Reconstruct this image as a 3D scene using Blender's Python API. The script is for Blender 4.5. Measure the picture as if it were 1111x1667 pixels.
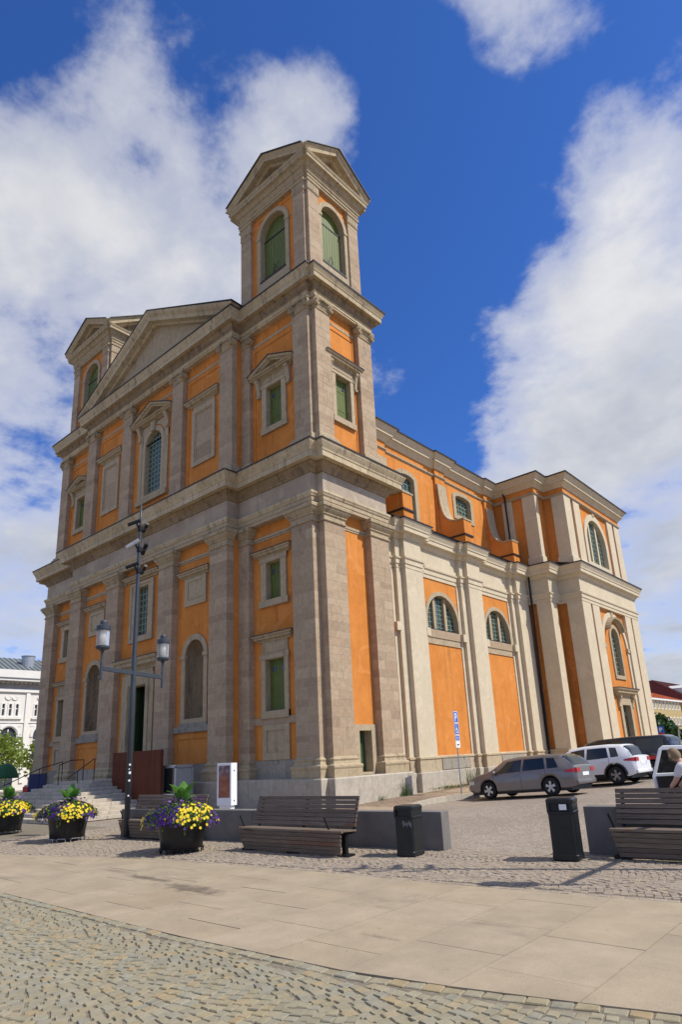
import bpy, bmesh, math, random
from mathutils import Vector, Matrix
from mathutils.geometry import tessellate_polygon
R = math.radians
for o in list(bpy.data.objects): bpy.data.objects.remove(o)
scn = bpy.context.scene
col = scn.collection
rnd = random.Random(7)

# ------------------------------------------------------------------ camera
YAW, PITCH, ROLL, FPX = 0.71, 0.2851, -0.0494, 1046.63
CAM = Vector((17.932, -18.709, 1.904))
fw = Vector((-math.sin(YAW)*math.cos(PITCH), math.cos(YAW)*math.cos(PITCH), math.sin(PITCH)))
rt0 = Vector((math.cos(YAW), math.sin(YAW), 0)); up0 = rt0.cross(fw)
rt = rt0*math.cos(ROLL)+up0*math.sin(ROLL); up = -rt0*math.sin(ROLL)+up0*math.cos(ROLL)
cam = bpy.data.cameras.new('camera'); camo = bpy.data.objects.new('camera', cam); col.objects.link(camo)
m = Matrix((rt, up, -fw)).transposed().to_4x4(); m.translation = CAM; camo.matrix_world = m
cam.sensor_fit = 'VERTICAL'; cam.sensor_height = 36.0; cam.sensor_width = 24.0; cam.lens = FPX/1667*36
cam.shift_x = -9.92/1667; cam.shift_y = 90.88/1667; cam.clip_end = 3000; cam.clip_start = .05
scn.camera = camo

# ------------------------------------------------------------------ sun, sky, exposure
SUN_EL = R(49); SAZ = Vector((.917, .399, 0)).normalized()
SUND = Vector((SAZ.x*math.cos(SUN_EL), SAZ.y*math.cos(SUN_EL), math.sin(SUN_EL)))
sl = bpy.data.lights.new('sun', 'SUN'); sl.energy = 5.0; sl.angle = R(.53); sl.color = (1, .955, .87)
so = bpy.data.objects.new('sun', sl); col.objects.link(so)
so.rotation_euler = (-SUND).to_track_quat('-Z', 'Y').to_euler(); so.location = (30, 20, 60)
vs = scn.view_settings; vs.view_transform = 'Standard'; vs.look = 'None'; vs.gamma = 1; vs.exposure = -0.06
scn.render.engine = 'CYCLES'

w = bpy.data.worlds.new('World'); scn.world = w; w.use_nodes = True
nt = w.node_tree; nt.nodes.clear()
def N(t, **kw):
    n = nt.nodes.new(t)
    for k, v in kw.items(): setattr(n, k, v)
    return n
def L(a, b): nt.links.new(a, b)
def mth(op, a, b=None, c=None, clamp=False):
    n = N('ShaderNodeMath', operation=op); n.use_clamp = clamp
    for i, v in enumerate((a, b, c)):
        if v is None: continue
        if isinstance(v, (int, float)): n.inputs[i].default_value = v
        else: L(v, n.inputs[i])
    return n.outputs[0]
def vm(op, a, b=None):
    n = N('ShaderNodeVectorMath', operation=op)
    for i, v in enumerate((a, b)):
        if v is None: continue
        if isinstance(v, (tuple, list, Vector)): n.inputs[i].default_value = tuple(v)
        else: L(v, n.inputs[i])
    return n
sky = N('ShaderNodeTexSky', sky_type='NISHITA'); sky.sun_disc = False
sky.sun_elevation = SUN_EL; sky.sun_rotation = math.atan2(SAZ.x, SAZ.y)
sky.air_density = 1.0; sky.dust_density = .25; sky.ozone_density = 3.0
tc = N('ShaderNodeTexCoord'); D = vm('NORMALIZE', tc.outputs['Generated']).outputs[0]
sep = N('ShaderNodeSeparateXYZ'); L(D, sep.inputs[0])
# cloud deck: project the view direction on a plane above, with the plane bent near the horizon
den = mth('ADD', mth('MAXIMUM', sep.outputs[2], 0.0), .28)
pc = N('ShaderNodeCombineXYZ'); L(mth('DIVIDE', sep.outputs[0], den), pc.inputs[0]); L(mth('DIVIDE', sep.outputs[1], den), pc.inputs[1])
L(mth('MULTIPLY', sep.outputs[2], .6), pc.inputs[2])
def noise(vec, scale, detail, rough, off=(0, 0, 0), dist=0.):
    n = N('ShaderNodeTexNoise'); n.inputs['Scale'].default_value = scale; n.inputs['Detail'].default_value = detail
    n.inputs['Roughness'].default_value = rough; n.inputs['Distortion'].default_value = dist
    L(vm('ADD', vec, off).outputs[0], n.inputs['Vector']); return n.outputs['Fac']
n1 = noise(pc.outputs[0], 2.6, 9, .56, (4.3, 1.7, .6), .15)
n2 = noise(pc.outputs[0], 7.5, 8, .62, (9.2, 3.3, 2.0), .1)
cov = mth('ADD', mth('MULTIPLY', n1, 1.75), mth('MULTIPLY', n2, .62))
# where the banks of cloud and the blue gaps lie (direction, tightness, weight)
BANKS = [((-.72, .24, .66), 11, .155), ((-.86, .33, .40), 12, .14), ((-.47, .44, .765), 90, .15), ((-.52, .30, .80), 60, .05), ((-.16, .54, .825), 200, .36), ((.02, .76, .65), 26, .20), ((-.20, .79, .58), 120, .18),
         ((-.27, .85, .45), 60, .22), ((-.12, .94, .32), 12, .16), ((-.36, .45, .82), 200, .12),
         ((-.33, .60, .73), 40, -.46), ((-.43, .67, .60), 70, -.26), ((-.49, .75, .45), 90, -.28), ((-.40, .32, .86), 140, -.20), ((-.10, .62, .777), 60, -.34),
         ((-0.512, 0.367, 0.777), 500, -0.34), ((-0.595, 0.325, 0.735), 700, -0.26), ((-0.593, 0.179, 0.785), 260, -0.36), ((-0.530, 0.224, 0.818), 400, -0.16), ((-0.560, 0.418, 0.715), 900, -0.22), ((-0.418, 0.421, 0.805), 500, 0.08), ((-0.392, 0.493, 0.777), 500, 0.10), ((-0.756, 0.342, 0.558), 500, -0.14), ((-0.859, 0.318, 0.402), 300, -0.12), ((-0.473, 0.691, 0.547), 700, 0.22), ((-0.440, 0.641, 0.629), 900, 0.14), ((-0.332, 0.670, 0.664), 700, 0.16)]
for dv, kt, wt in BANKS:
    dt = vm('DOT_PRODUCT', D, Vector(dv).normalized()).outputs['Value']
    cov = mth('ADD', cov, mth('MULTIPLY', mth('EXPONENT', mth('MULTIPLY', mth('SUBTRACT', dt, 1.0), kt)), wt*1.3))
mr = N('ShaderNodeMapRange', interpolation_type='SMOOTHSTEP'); L(cov, mr.inputs[0]); mr.inputs[1].default_value = 1.03; mr.inputs[2].default_value = 1.27
mask = mr.outputs[0]
thick = N('ShaderNodeMapRange', interpolation_type='SMOOTHSTEP'); L(cov, thick.inputs[0]); thick.inputs[1].default_value = 1.18; thick.inputs[2].default_value = 1.62
# relief: compare the cloud density with the density a little way towards the sun
sh1 = noise(pc.outputs[0], 2.6, 6, .56, (4.3+SAZ.x*.09, 1.7+SAZ.y*.09, .66), .15)
n3 = noise(pc.outputs[0], 1.7, 4, .5, (1.1, 7.7, 3.0), .2)
rel = mth('MULTIPLY_ADD', mth('SUBTRACT', sh1, n1), 3.2, .38, clamp=True)
low = N('ShaderNodeMapRange', interpolation_type='SMOOTHSTEP'); L(sep.outputs[2], low.inputs[0]); low.inputs[1].default_value = .60; low.inputs[2].default_value = .28
grey = mth('MULTIPLY', thick.outputs[0], mth('ADD', mth('MULTIPLY', rel, .62), mth('MULTIPLY', mth('MULTIPLY', low.outputs[0], n3), .75)), clamp=True)
cc = N('ShaderNodeMixRGB'); L(grey, cc.inputs[0]); cc.inputs[1].default_value = (14.0, 14.0, 14.1, 1); cc.inputs[2].default_value = (6.6, 7.3, 8.7, 1)
sk = N('ShaderNodeMixRGB', blend_type='MULTIPLY'); sk.inputs[0].default_value = 1; L(sky.outputs[0], sk.inputs[1]); sk.inputs[2].default_value = (.78, 1.46, 2.7, 1)
mx = N('ShaderNodeMixRGB'); L(mth('MULTIPLY', mask, mth('MULTIPLY_ADD', thick.outputs[0], .42, .52)), mx.inputs[0]); L(sk.outputs[0], mx.inputs[1]); L(cc.outputs[0], mx.inputs[2])
bg = N('ShaderNodeBackground'); bg.inputs[1].default_value = .062; L(mx.outputs[0], bg.inputs[0])
L(bg.outputs[0], N('ShaderNodeOutputWorld').inputs[0])

# ------------------------------------------------------------------ materials
MATS = {}
class MatB:
    """small node-building helper: every material is procedural"""
    def __init__(s, name, rough=.8, metal=0., spec=.3):
        s.m = bpy.data.materials.new(name); s.m.use_nodes = True; s.t = s.m.node_tree
        s.p = s.t.nodes['Principled BSDF']; s.p.inputs['Roughness'].default_value = rough; s.p.inputs['Metallic'].default_value = metal
        s.p.inputs['Specular IOR Level'].default_value = spec
        s.co = s.t.nodes.new('ShaderNodeTexCoord').outputs['Object']; MATS[name] = s.m
    def n(s, t): return s.t.nodes.new(t)
    def l(s, a, b): s.t.links.new(a, b)
    def vec(s, sc=(1, 1, 1), rot=(0, 0, 0), src=None):
        mp = s.n('ShaderNodeMapping'); mp.inputs['Scale'].default_value = sc; mp.inputs['Rotation'].default_value = rot; s.l(src or s.co, mp.inputs[0]); return mp.outputs[0]
    def noise(s, scale, detail=5, rough=.6, sc=(1, 1, 1), dist=0):
        n = s.n('ShaderNodeTexNoise'); n.inputs['Scale'].default_value = scale; n.inputs['Detail'].default_value = detail
        n.inputs['Roughness'].default_value = rough; n.inputs['Distortion'].default_value = dist; s.l(s.vec(sc), n.inputs['Vector']); return n.outputs['Fac']
    def ramp(s, fac, stops):
        r = s.n('ShaderNodeValToRGB'); e = r.color_ramp.elements
        while len(e) < len(stops): e.new(.5)
        for q, (p, c) in zip(e, stops):
            q.position = p; q.color = (c, c, c, 1) if isinstance(c, (int, float)) else (*c, 1)
        s.l(fac, r.inputs[0]); return r.outputs[0]
    def mix(s, fac, a, b, mode='MIX'):
        n = s.n('ShaderNodeMixRGB'); n.blend_type = mode
        for i, v in enumerate((fac, a, b)):
            if isinstance(v, (int, float)): n.inputs[i].default_value = v if i == 0 else (v, v, v, 1)
            elif isinstance(v, tuple): n.inputs[i].default_value = (*v, 1)
            else: s.l(v, n.inputs[i])
        return n.outputs[0]
    def math(s, op, a, b=0.):
        n = s.n('ShaderNodeMath'); n.operation = op
        for i, v in enumerate((a, b)):
            if isinstance(v, (int, float)): n.inputs[i].default_value = v
            else: s.l(v, n.inputs[i])
        return n.outputs[0]
    def color(s, c):
        if isinstance(c, tuple): s.p.inputs['Base Color'].default_value = (*c, 1)
        else: s.l(c, s.p.inputs['Base Color'])
    def bump(s, h, strength=.3, dist=.02):
        b = s.n('ShaderNodeBump'); b.inputs['Strength'].default_value = strength; b.inputs['Distance'].default_value = dist
        s.l(h, b.inputs['Height']); s.l(b.outputs[0], s.p.inputs['Normal'])
    def attr(s, name='tint'):
        a = s.n('ShaderNodeAttribute'); a.attribute_name = name; return a.outputs['Fac']
    def orand(s): return s.n('ShaderNodeObjectInfo').outputs['Random']

def simple(name, c, rough=.6, metal=0., var=.12, scale=6., bump=.0, spec=.4):
    b = MatB(name, rough, metal, spec); n = b.noise(scale, 5)
    b.color(b.mix(1., b.ramp(n, [(.25, 1-var), (.75, 1+var)]), c, 'MULTIPLY'))
    if bump: b.bump(n, bump, .01)
    return b.m

def stucco(name, base, blotch, fine=60., bstr=.35, grime=.35):
    """limewashed render: faded and fresher patches, fine grit, run-off streaks"""
    b = MatB(name, .9, 0, .15)
    big = b.noise(.55, 7, .62); mid = b.noise(3.2, 6, .65, dist=.4); fin = b.noise(fine, 4, .7)
    streak = b.noise(1.6, 6, .6, (2.2, 2.2, .16))
    c = b.mix(b.ramp(big, [(.35, 0.), (.68, 1.)]), base, blotch)
    c = b.mix(1., c, b.ramp(mid, [(.3, .93), (.7, 1.05)]), 'MULTIPLY')
    c = b.mix(1., c, b.ramp(fin, [(.3, .88), (.7, 1.09)]), 'MULTIPLY')
    c = b.mix(b.ramp(streak, [(.54, 0.), (.76, grime)]), c, tuple(x*.42 for x in base))
    pt = b.noise(1.1, 3, .5, dist=1.2); c = b.mix(b.ramp(pt, [(.60, 0.), (.64, .28)]), c, tuple(min(1, x*1.12+.05) for x in base))
    b.color(c); b.bump(b.math('ADD', b.math('MULTIPLY', fin, .7), mid), bstr, .012); return b.m
stucco('orange_stucco', (.67, .258, .060), (.56, .195, .038), grime=.6)
stucco('beige_stucco', (.62, .525, .365), (.57, .475, .325), 45., .2, .12)
stucco('grey_stucco', (.47, .385, .29), (.33, .262, .192), 40., .2, .5)

def stone(name, tones, stain=.5, band=True, rough=.85, bstr=.3, s0=.55):
    """weathered stone: per-piece tone (attribute 'tint'), bedding bands, dark run-off stains"""
    b = MatB(name, rough, 0, .2)
    t = b.attr()
    c = b.ramp(t, [(i/(len(tones)-1), q) for i, q in enumerate(tones)])
    if band:
        bd = b.noise(2.2, 6, .6, (.5, .5, 5.5), .6)
        c = b.mix(b.ramp(bd, [(.50, 0.), (.68, .42)]), c, (.42, .29, .195))
    n = b.noise(5., 8, .7); c = b.mix(1., c, b.ramp(n, [(.3, .80), (.7, 1.13)]), 'MULTIPLY')
    f = b.noise(55., 3, .7); c = b.mix(1., c, b.ramp(f, [(.3, .90), (.7, 1.08)]), 'MULTIPLY')
    st = b.noise(2.4, 7, .7, (1.4, 1.4, .35), .3)
    c = b.mix(b.ramp(st, [(s0, 0.), (s0+.19, stain)]), c, (.075, .062, .05))
    b.color(c); b.bump(b.math('ADD', n, b.math('MULTIPLY', f, .5)), bstr, .012); return b.m
stone('sandstone', [(0.386, 0.279, 0.179), (0.420, 0.308, 0.199), (0.445, 0.332, 0.217), (0.344, 0.247, 0.160), (0.479, 0.365, 0.240), (0.412, 0.293, 0.186)], .50, s0=.57)
stone('cornice_stone', [(0.475, 0.370, 0.221), (0.537, 0.430, 0.271), (0.422, 0.331, 0.205), (0.563, 0.464, 0.303), (0.484, 0.378, 0.234)], .74, False, s0=.53)
stone('stained_shade_stone', [(0.306, 0.217, 0.124), (0.264, 0.189, 0.112), (0.340, 0.246, 0.148)], .85, False, s0=.5)  # stained, with shade of undercuts and recesses painted into its darker tones
stone('pale_stone', [(0.473, 0.378, 0.244), (0.439, 0.344, 0.220), (0.507, 0.407, 0.268)], .58, False)
stone('granite', [(0.437, 0.386, 0.306), (0.474, 0.419, 0.333), (0.400, 0.350, 0.275)], .42, False, .8, .5)
stone('stained_stone', [(.36, .32, .25), (.30, .265, .21), (.40, .35, .28)], 1., False)
stone('step_stone', [(.46, .40, .315), (.52, .45, .35), (.41, .36, .285), (.56, .49, .39)], .35, False)
stone('gneiss_sett', [(0.281, 0.250, 0.167), (0.307, 0.265, 0.176), (0.260, 0.240, 0.176), (0.322, 0.265, 0.158), (0.270, 0.255, 0.194), (0.317, 0.280, 0.194), (0.343, 0.260, 0.144)], .12, False, .7, .5)
stone('red_sett', [(.30, .24, .18), (.34, .275, .205), (.275, .225, .175), (.36, .29, .205), (.31, .26, .21)], .12, False, .75, .4)
stone('brick_paver', [(.33, .245, .17), (.37, .28, .19), (.29, .215, .155)], .3, False)
STAINS = [(7.0, -11.75, .9, .16, .75), (8.55, -11.95, 1.0, .30, .7), (5.6, -11.6, .8, .12, .4), (12.9, -12.65, .35, .07, .45)]
def slabmat():
    b = MatB('sandstone_slab', .75, 0, .25); t = b.attr()
    c = b.ramp(t, [(0, (.385, .31, .21)), (.35, (.365, .295, .205)), (.7, (.40, .32, .222)), (1, (.36, .285, .19))])
    n = b.noise(1.3, 8, .68); c = b.mix(1., c, b.ramp(n, [(.3, .80), (.7, 1.10)]), 'MULTIPLY')
    f = b.noise(34., 4, .7); c = b.mix(1., c, b.ramp(f, [(.3, .93), (.7, 1.05)]), 'MULTIPLY')
    s1 = b.noise(.62, 6, .72, (.55, 1.5, 1), .5); c = b.mix(b.ramp(s1, [(.60, 0.), (.70, .5)]), c, (.12, .095, .08))
    s2 = b.noise(4.5, 4, .6); c = b.mix(b.ramp(s2, [(.68, 0.), (.74, .35)]), c, (.17, .135, .11))
    for sx, sy, ex, ey, am in STAINS:
        sb = b.n('ShaderNodeVectorMath'); sb.operation = 'SUBTRACT'; b.l(b.co, sb.inputs[0]); sb.inputs[1].default_value = (sx, sy, 0)
        ml = b.n('ShaderNodeVectorMath'); ml.operation = 'MULTIPLY'; b.l(sb.outputs[0], ml.inputs[0]); ml.inputs[1].default_value = (1/ex, 1/ey, 0)
        ln = b.n('ShaderNodeVectorMath'); ln.operation = 'LENGTH'; b.l(ml.outputs[0], ln.inputs[0]); q_ = b.math('ADD', ln.outputs['Value'], b.math('MULTIPLY', b.math('SUBTRACT', b.noise(5., 6, .7), .5), 2.6))
        c = b.mix(b.ramp(q_, [(.25, am), (.95, 0.)]), c, (.085, .065, .052))
    vo = b.n('ShaderNodeTexVoronoi'); vo.inputs['Scale'].default_value = 2.6; b.l(b.co, vo.inputs['Vector']); c = b.mix(b.ramp(vo.outputs['Distance'], [(.035, .55), (.06, 0.)]), c, (.14, .12, .10))
    gr = b.noise(140., 2, .6); c = b.mix(1., c, b.ramp(gr, [(.3, .86), (.7, 1.1)]), 'MULTIPLY')
    b.color(c); b.bump(b.math('ADD', n, f), .25, .008)
slabmat()
def groundmat():
    """setts too far away to tell apart: small voronoi cells with dark joints"""
    b = MatB('far_setts', .85, 0, .2)
    v = b.n('ShaderNodeTexVoronoi'); v.feature = 'F1'; v.inputs['Scale'].default_value = 9.; b.l(b.co, v.inputs['Vector'])
    e = b.n('ShaderNodeTexVoronoi'); e.feature = 'DISTANCE_TO_EDGE'; e.inputs['Scale'].default_value = 9.; b.l(b.co, e.inputs['Vector'])
    sp = b.n('ShaderNodeSeparateColor'); b.l(v.outputs['Color'], sp.inputs[0])
    c = b.ramp(sp.outputs[0], [(0, (.265, .22, .175)), (.5, (.31, .26, .205)), (1, (.355, .29, .23))])
    n = b.noise(.25, 6, .6); c = b.mix(1., c, b.ramp(n, [(.3, .84), (.7, 1.12)]), 'MULTIPLY')
    c = b.mix(b.ramp(e.outputs['Distance'], [(.02, .7), (.09, 0.)]), c, (.19, .155, .12))
    b.color(c); b.bump(b.ramp(e.outputs['Distance'], [(0, 0.), (.12, 1.)]), .5, .012)
groundmat()
simple('joint_sand', (.19, .16, .115), .95, 0, .3, 12)
simple('dark_joint', (.15, .12, .09), .95, 0, .3, 12)
simple('flashing', (.035, .035, .037), .5, .5, .2, 4)
simple('roof_metal', (.055, .058, .06), .55, .3, .2, 2)
simple('copper_green', (.20, .235, .215), .7, 0, .25, 3)
def paint(name, c, rough=.55, streak=.25):
    b = MatB(name, rough, 0, .35); n = b.noise(2., 6, .6, (6, 6, .5)); f = b.noise(30., 3)
    cc = b.mix(1., b.ramp(n, [(.3, 1-streak), (.7, 1+streak*.6)]), c, 'MULTIPLY'); b.color(b.mix(1., cc, b.ramp(f, [(.3, .93), (.7, 1.05)]), 'MULTIPLY')); b.bump(n, .1, .006); return b.m
paint('green_shutter', (.115, .145, .030)); paint('dark_green_paint', (.05, .085, .035)); paint('dark_door', (.022, .03, .022))
simple('glazing_bar', (.24, .33, .25), .55, 0, .2, 8)
b = MatB('old_glass', .08, 0, .6); n = b.noise(7., 3); b.color(b.ramp(n, [(.3, (.035, .05, .04)), (.7, (.085, .105, .085))])); b.bump(b.noise(3., 2), .12, .02)
b = MatB('car_glass', .05, 0, .7); b.color((.018, .022, .022))
simple('black_iron', (.018, .019, .021), .5, .5, .25, 9)
simple('lamp_steel', (.055, .064, .075), .45, .35, .15, 5)
simple('zinc', (.42, .43, .44), .42, .7, .12, 6)
simple('black_plastic', (.009, .009, .010), .45, 0, .3, 6, .03)
simple('bin_metal', (.012, .014, .015), .34, .1, .25, 5)
simple('concrete', (.17, .155, .14), .9, 0, .22, 2.2, .12)
def corten():
    b = MatB('corten_steel', .75, .1, .25); n = b.noise(1.6, 8, .7); s = b.noise(1.2, 5, .6, (4, 4, .35))
    c = b.mix(1., b.ramp(n, [(.3, (.085, .021, .008)), (.7, (.125, .034, .012))]), b.ramp(s, [(.3, .8), (.7, 1.15)]), 'MULTIPLY'); b.color(c); b.bump(n, .1, .004)
corten()
def wood():
    b = MatB('weathered_wood', .8, 0, .2); t = b.attr(); g = b.noise(3.2, 7, .65, (.7, 14, 14), .5); k = b.noise(1.3, 5, .6)
    c = b.ramp(g, [(.25, (.095, .070, .050)), (.6, (.19, .148, .112)), (.8, (.25, .20, .155))])
    c = b.mix(b.math('MULTIPLY', b.ramp(k, [(.50, 0.), (.64, .75)]), b.ramp(t, [(.0, .0), (.55, .15), (1, 1.)])), c, (.16, .07, .035))
    c = b.mix(1., c, b.ramp(t, [(0, .82), (1, 1.12)]), 'MULTIPLY'); b.color(c); b.bump(g, .25, .006)
wood()
simple('white_paint', (.74, .74, .72), .5, 0, .05, 3); simple('warm_white', (.72, .68, .60), .85, 0, .08, 1.2, .05)
simple('white_enamel', (.78, .78, .79), .35, 0, .04, 3)
b = MatB('lamp_glass', .06, 0, .5); b.color((.86, .86, .84)); b.p.inputs['Transmission Weight'].default_value = .82; b.p.inputs['IOR'].default_value = 1.12
simple('lamp_core', (.78, .74, .64), .5, 0, .04, 6)
simple('sign_blue', (.02, .115, .48), .4, 0, .04, 5); simple('sign_white', (.78, .78, .77), .45, 0, .03, 5); simple('sign_red', (.45, .03, .03), .45, 0, .05, 5)
simple('banner_blue', (.018, .026, .085), .7, 0, .15, 4)
simple('rubber', (.012, .012, .013), .8, 0, .2, 9); simple('alloy', (.46, .46, .47), .32, .8, .08, 9)
b = MatB('plum_grey_paint', .28, .35, .5); b.color((.185, .165, .158)); b.p.inputs['Coat Weight'].default_value = .6; b.p.inputs['Coat Roughness'].default_value = .06
b = MatB('white_car_paint', .3, 0, .5); b.color((.78, .78, .78)); b.p.inputs['Coat Weight'].default_value = .6; b.p.inputs['Coat Roughness'].default_value = .06
b = MatB('black_car_paint', .25, .2, .5); b.color((.017, .018, .022)); b.p.inputs['Coat Weight'].default_value = .6; b.p.inputs['Coat Roughness'].default_value = .06
b = MatB('light_car_paint', .3, .3, .5); b.color((.42, .41, .38)); b.p.inputs['Coat Weight'].default_value = .5; b.p.inputs['Coat Roughness'].default_value = .08
b = MatB('tail_lamp', .2, 0, .6); b.color((.42, .012, .014)); b = MatB('head_lamp', .12, 0, .6); b.color((.55, .56, .58))
simple('skin', (.52, .31, .22), .6, 0, .08, 20); simple('grey_hair', (.24, .165, .09), .8, 0, .25, 60, .2)
simple('white_cloth', (.66, .62, .60), .9, 0, .08, 14, .1); simple('black_cloth', (.016, .016, .018), .9, 0, .2, 14, .1); simple('tan_cloth', (.42, .33, .23), .9, 0, .1, 14, .1)
simple('orange_bag', (.50, .16, .035), .7, 0, .1, 8)
simple('white_wall', (.74, .70, .63), .9, 0, .06, .7, .08); simple('ivory_trim', (.77, .745, .69), .85, 0, .05, 1.5)
simple('mustard_wall', (.44, .33, .145), .9, 0, .1, .9); simple('yellow_wall', (.60, .46, .22), .9, 0, .08, .9); simple('grey_roof', (.17, .19, .195), .6, .2, .15, 1.2)
simple('orange_tile', (.55, .16, .055), .8, 0, .2, 3); simple('red_roof', (.135, .035, .028), .75, 0, .2, 2); simple('far_glass', (.06, .07, .085), .12, 0, .3, .6, 0, .6)
simple('curtain', (.5, .5, .5), .9, 0, .1, 3); simple('stone_grey_base', (.40, .375, .34), .9, 0, .12, 1)
def leaf(name, tones, trans=.35):
    b = MatB(name, .5, 0, .35); c = b.ramp(b.attr(), [(i/(len(tones)-1), q) for i, q in enumerate(tones)]); b.color(c)
    out = b.t.nodes['Material Output']; tr = b.n('ShaderNodeBsdfTranslucent'); b.l(c, tr.inputs[0]); ms = b.n('ShaderNodeMixShader'); ms.inputs[0].default_value = trans
    b.l(b.p.outputs[0], ms.inputs[1]); b.l(tr.outputs[0], ms.inputs[2]); b.l(ms.outputs[0], out.inputs[0])
leaf('planter_leaf', [(.05, .115, .02), (.09, .17, .035), (.14, .22, .05), (.07, .14, .03)])
leaf('canna_leaf', [(.075, .20, .03), (.12, .28, .045)])
leaf('yellow_petal', [(.82, .60, .015), (.88, .68, .03), (.78, .50, .01)], .2); leaf('purple_petal', [(.055, .012, .16), (.085, .02, .22), (.04, .008, .10)], .2); leaf('violet_petal', [(.20, .07, .30), (.28, .10, .38)], .2)
leaf('maple_leaf', [(.19, .27, .035), (.26, .33, .05), (.15, .22, .03)], .5); leaf('dark_leaf', [(.025, .065, .018), (.045, .095, .025), (.03, .08, .02)], .3); leaf('weed_leaf', [(.05, .11, .02), (.09, .15, .03), (.16, .15, .06)], .3)
simple('bark', (.11, .085, .065), .95, 0, .3, 14, .3)
simple('parasol_green', (.03, .12, .05), .85, 0, .1, 5)
# ------------------------------------------------------------------ mesh helpers
class Fr:
    """facade frame: u along the wall, z up, n out of the wall"""
    def __init__(s, o, u, n): s.o = Vector(o); s.u = Vector(u).normalized(); s.nn = Vector(n).normalized()
    def P(s, u, z, n=0.): return s.o + s.u*u + s.nn*n + Vector((0, 0, z))
    def off(s, d): return Fr(s.o+s.nn*d, s.u, s.nn)
WORLD = Fr((0, 0, 0), (1, 0, 0), (0, -1, 0))
class MB:
    def __init__(s): s.v = []; s.f = []; s.t = []; s.tint = .5
    def pts(s, ps):
        i = len(s.v); s.v += [tuple(p) for p in ps]; s.t += [s.tint]*len(ps); return i
    def hexa(s, p):                       # 8 points: bottom ring 0-3, top ring 4-7
        i = s.pts(p); s.f += [tuple(i+k for k in q) for q in ((3, 2, 1, 0), (4, 5, 6, 7), (0, 1, 5, 4), (1, 2, 6, 5), (2, 3, 7, 6), (3, 0, 4, 7))]; return s
    def box(s, x0, x1, y0, y1, z0, z1):
        return s.hexa([(x0, y0, z0), (x1, y0, z0), (x1, y1, z0), (x0, y1, z0), (x0, y0, z1), (x1, y0, z1), (x1, y1, z1), (x0, y1, z1)])
    def fbox(s, fr, u0, u1, z0, z1, n0, n1):
        P = fr.P
        return s.hexa([P(u0, z0, n1), P(u1, z0, n1), P(u1, z0, n0), P(u0, z0, n0), P(u0, z1, n1), P(u1, z1, n1), P(u1, z1, n0), P(u0, z1, n0)])
    def ex(s, fr, outer, holes, n0, n1, back=True):
        loops = [outer]+list(holes or []); flat = [p for lp in loops for p in lp]; k = len(flat)
        a = s.pts([fr.P(u, z, n1) for u, z in flat]); bq = s.pts([fr.P(u, z, n0) for u, z in flat])
        if holes:
            tr = tessellate_polygon([[Vector((u, z, 0)) for u, z in lp] for lp in loops])
            for t in tr:
                s.f.append(tuple(a+q for q in t))
                if back: s.f.append(tuple(bq+q for q in reversed(t)))
        else:
            s.f.append(tuple(a+q for q in range(k)))
            if back: s.f.append(tuple(bq+q for q in reversed(range(k))))
        st = 0
        for lp in loops:
            c = len(lp)
            for q in range(c): r = (q+1) % c; s.f.append((a+st+q, bq+st+q, bq+st+r, a+st+r))
            st += c
        return s
    def sweep(s, path, prof, mp=None, closed=False, i0=None, i1=None, t0=0., t1=1.):
        """sweep a closed profile [(offset to the right of travel, third)] along a 2d polyline with mitred corners"""
        mp = mp or (lambda a, b, c: (a, b, c)); pv = [Vector(p) for p in path]; n = len(pv); nr = []
        for i in range(n if closed else n-1):
            d = (pv[(i+1) % n]-pv[i]).normalized(); nr.append(Vector((d.y, -d.x)))
        M = []
        for i in range(n):
            if closed: a, bq = nr[i-1], nr[i]
            else: a = nr[max(i-1, 0)]; bq = nr[min(i, n-2)]
            M.append((a+bq)/(1+a.dot(bq)))
        k = len(prof); ring = lambda i, q: (pv[i].x+M[i].x*q[0], pv[i].y+M[i].y*q[0])
        if i0 is not None:                # one piece of one segment
            A = []; B = []
            for q in prof:
                p = Vector(ring(i0, q)); r = Vector(ring(i1, q)); x = p.lerp(r, t0); y = p.lerp(r, t1)
                A.append(mp(x.x, x.y, q[1])); B.append(mp(y.x, y.y, q[1]))
            a = s.pts(A); bq = s.pts(B)
            s.f += [(a+j, a+(j+1) % k, bq+(j+1) % k, bq+j) for j in range(k)]; s.f += [tuple(range(a, a+k)), tuple(reversed(range(bq, bq+k)))]
            return s
        st = [s.pts([mp(*ring(i, q), q[1]) for q in prof]) for i in range(n)]
        for i in range(n if closed else n-1):
            a, bq = st[i], st[(i+1) % n]; s.f += [(a+j, a+(j+1) % k, bq+(j+1) % k, bq+j) for j in range(k)]
        if not closed: s.f += [tuple(range(st[0], st[0]+k)), tuple(reversed(range(st[-1], st[-1]+k)))]
        return s
    def tube(s, pts, r, n=8, cap=True):
        pts = [Vector(p) for p in pts]; rs = r if isinstance(r, (list, tuple)) else [r]*len(pts); st = []; ref = None
        for i, p in enumerate(pts):
            d = (pts[min(i+1, len(pts)-1)]-pts[max(i-1, 0)]).normalized()
            if ref is None: ref = Vector((1, 0, 0)) if abs(d.x) < .9 else Vector((0, 1, 0))
            a = d.cross(ref).normalized(); c = d.cross(a).normalized(); ref = -c if False else ref
            st.append(s.pts([p+(a*math.cos(6.28318*k/n)+c*math.sin(6.28318*k/n))*rs[i] for k in range(n)]))
        for a, c in zip(st, st[1:]): s.f += [(a+k, a+(k+1) % n, c+(k+1) % n, c+k) for k in range(n)]
        if cap: s.f += [tuple(reversed(range(st[0], st[0]+n))), tuple(range(st[-1], st[-1]+n))]
        return s
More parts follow.
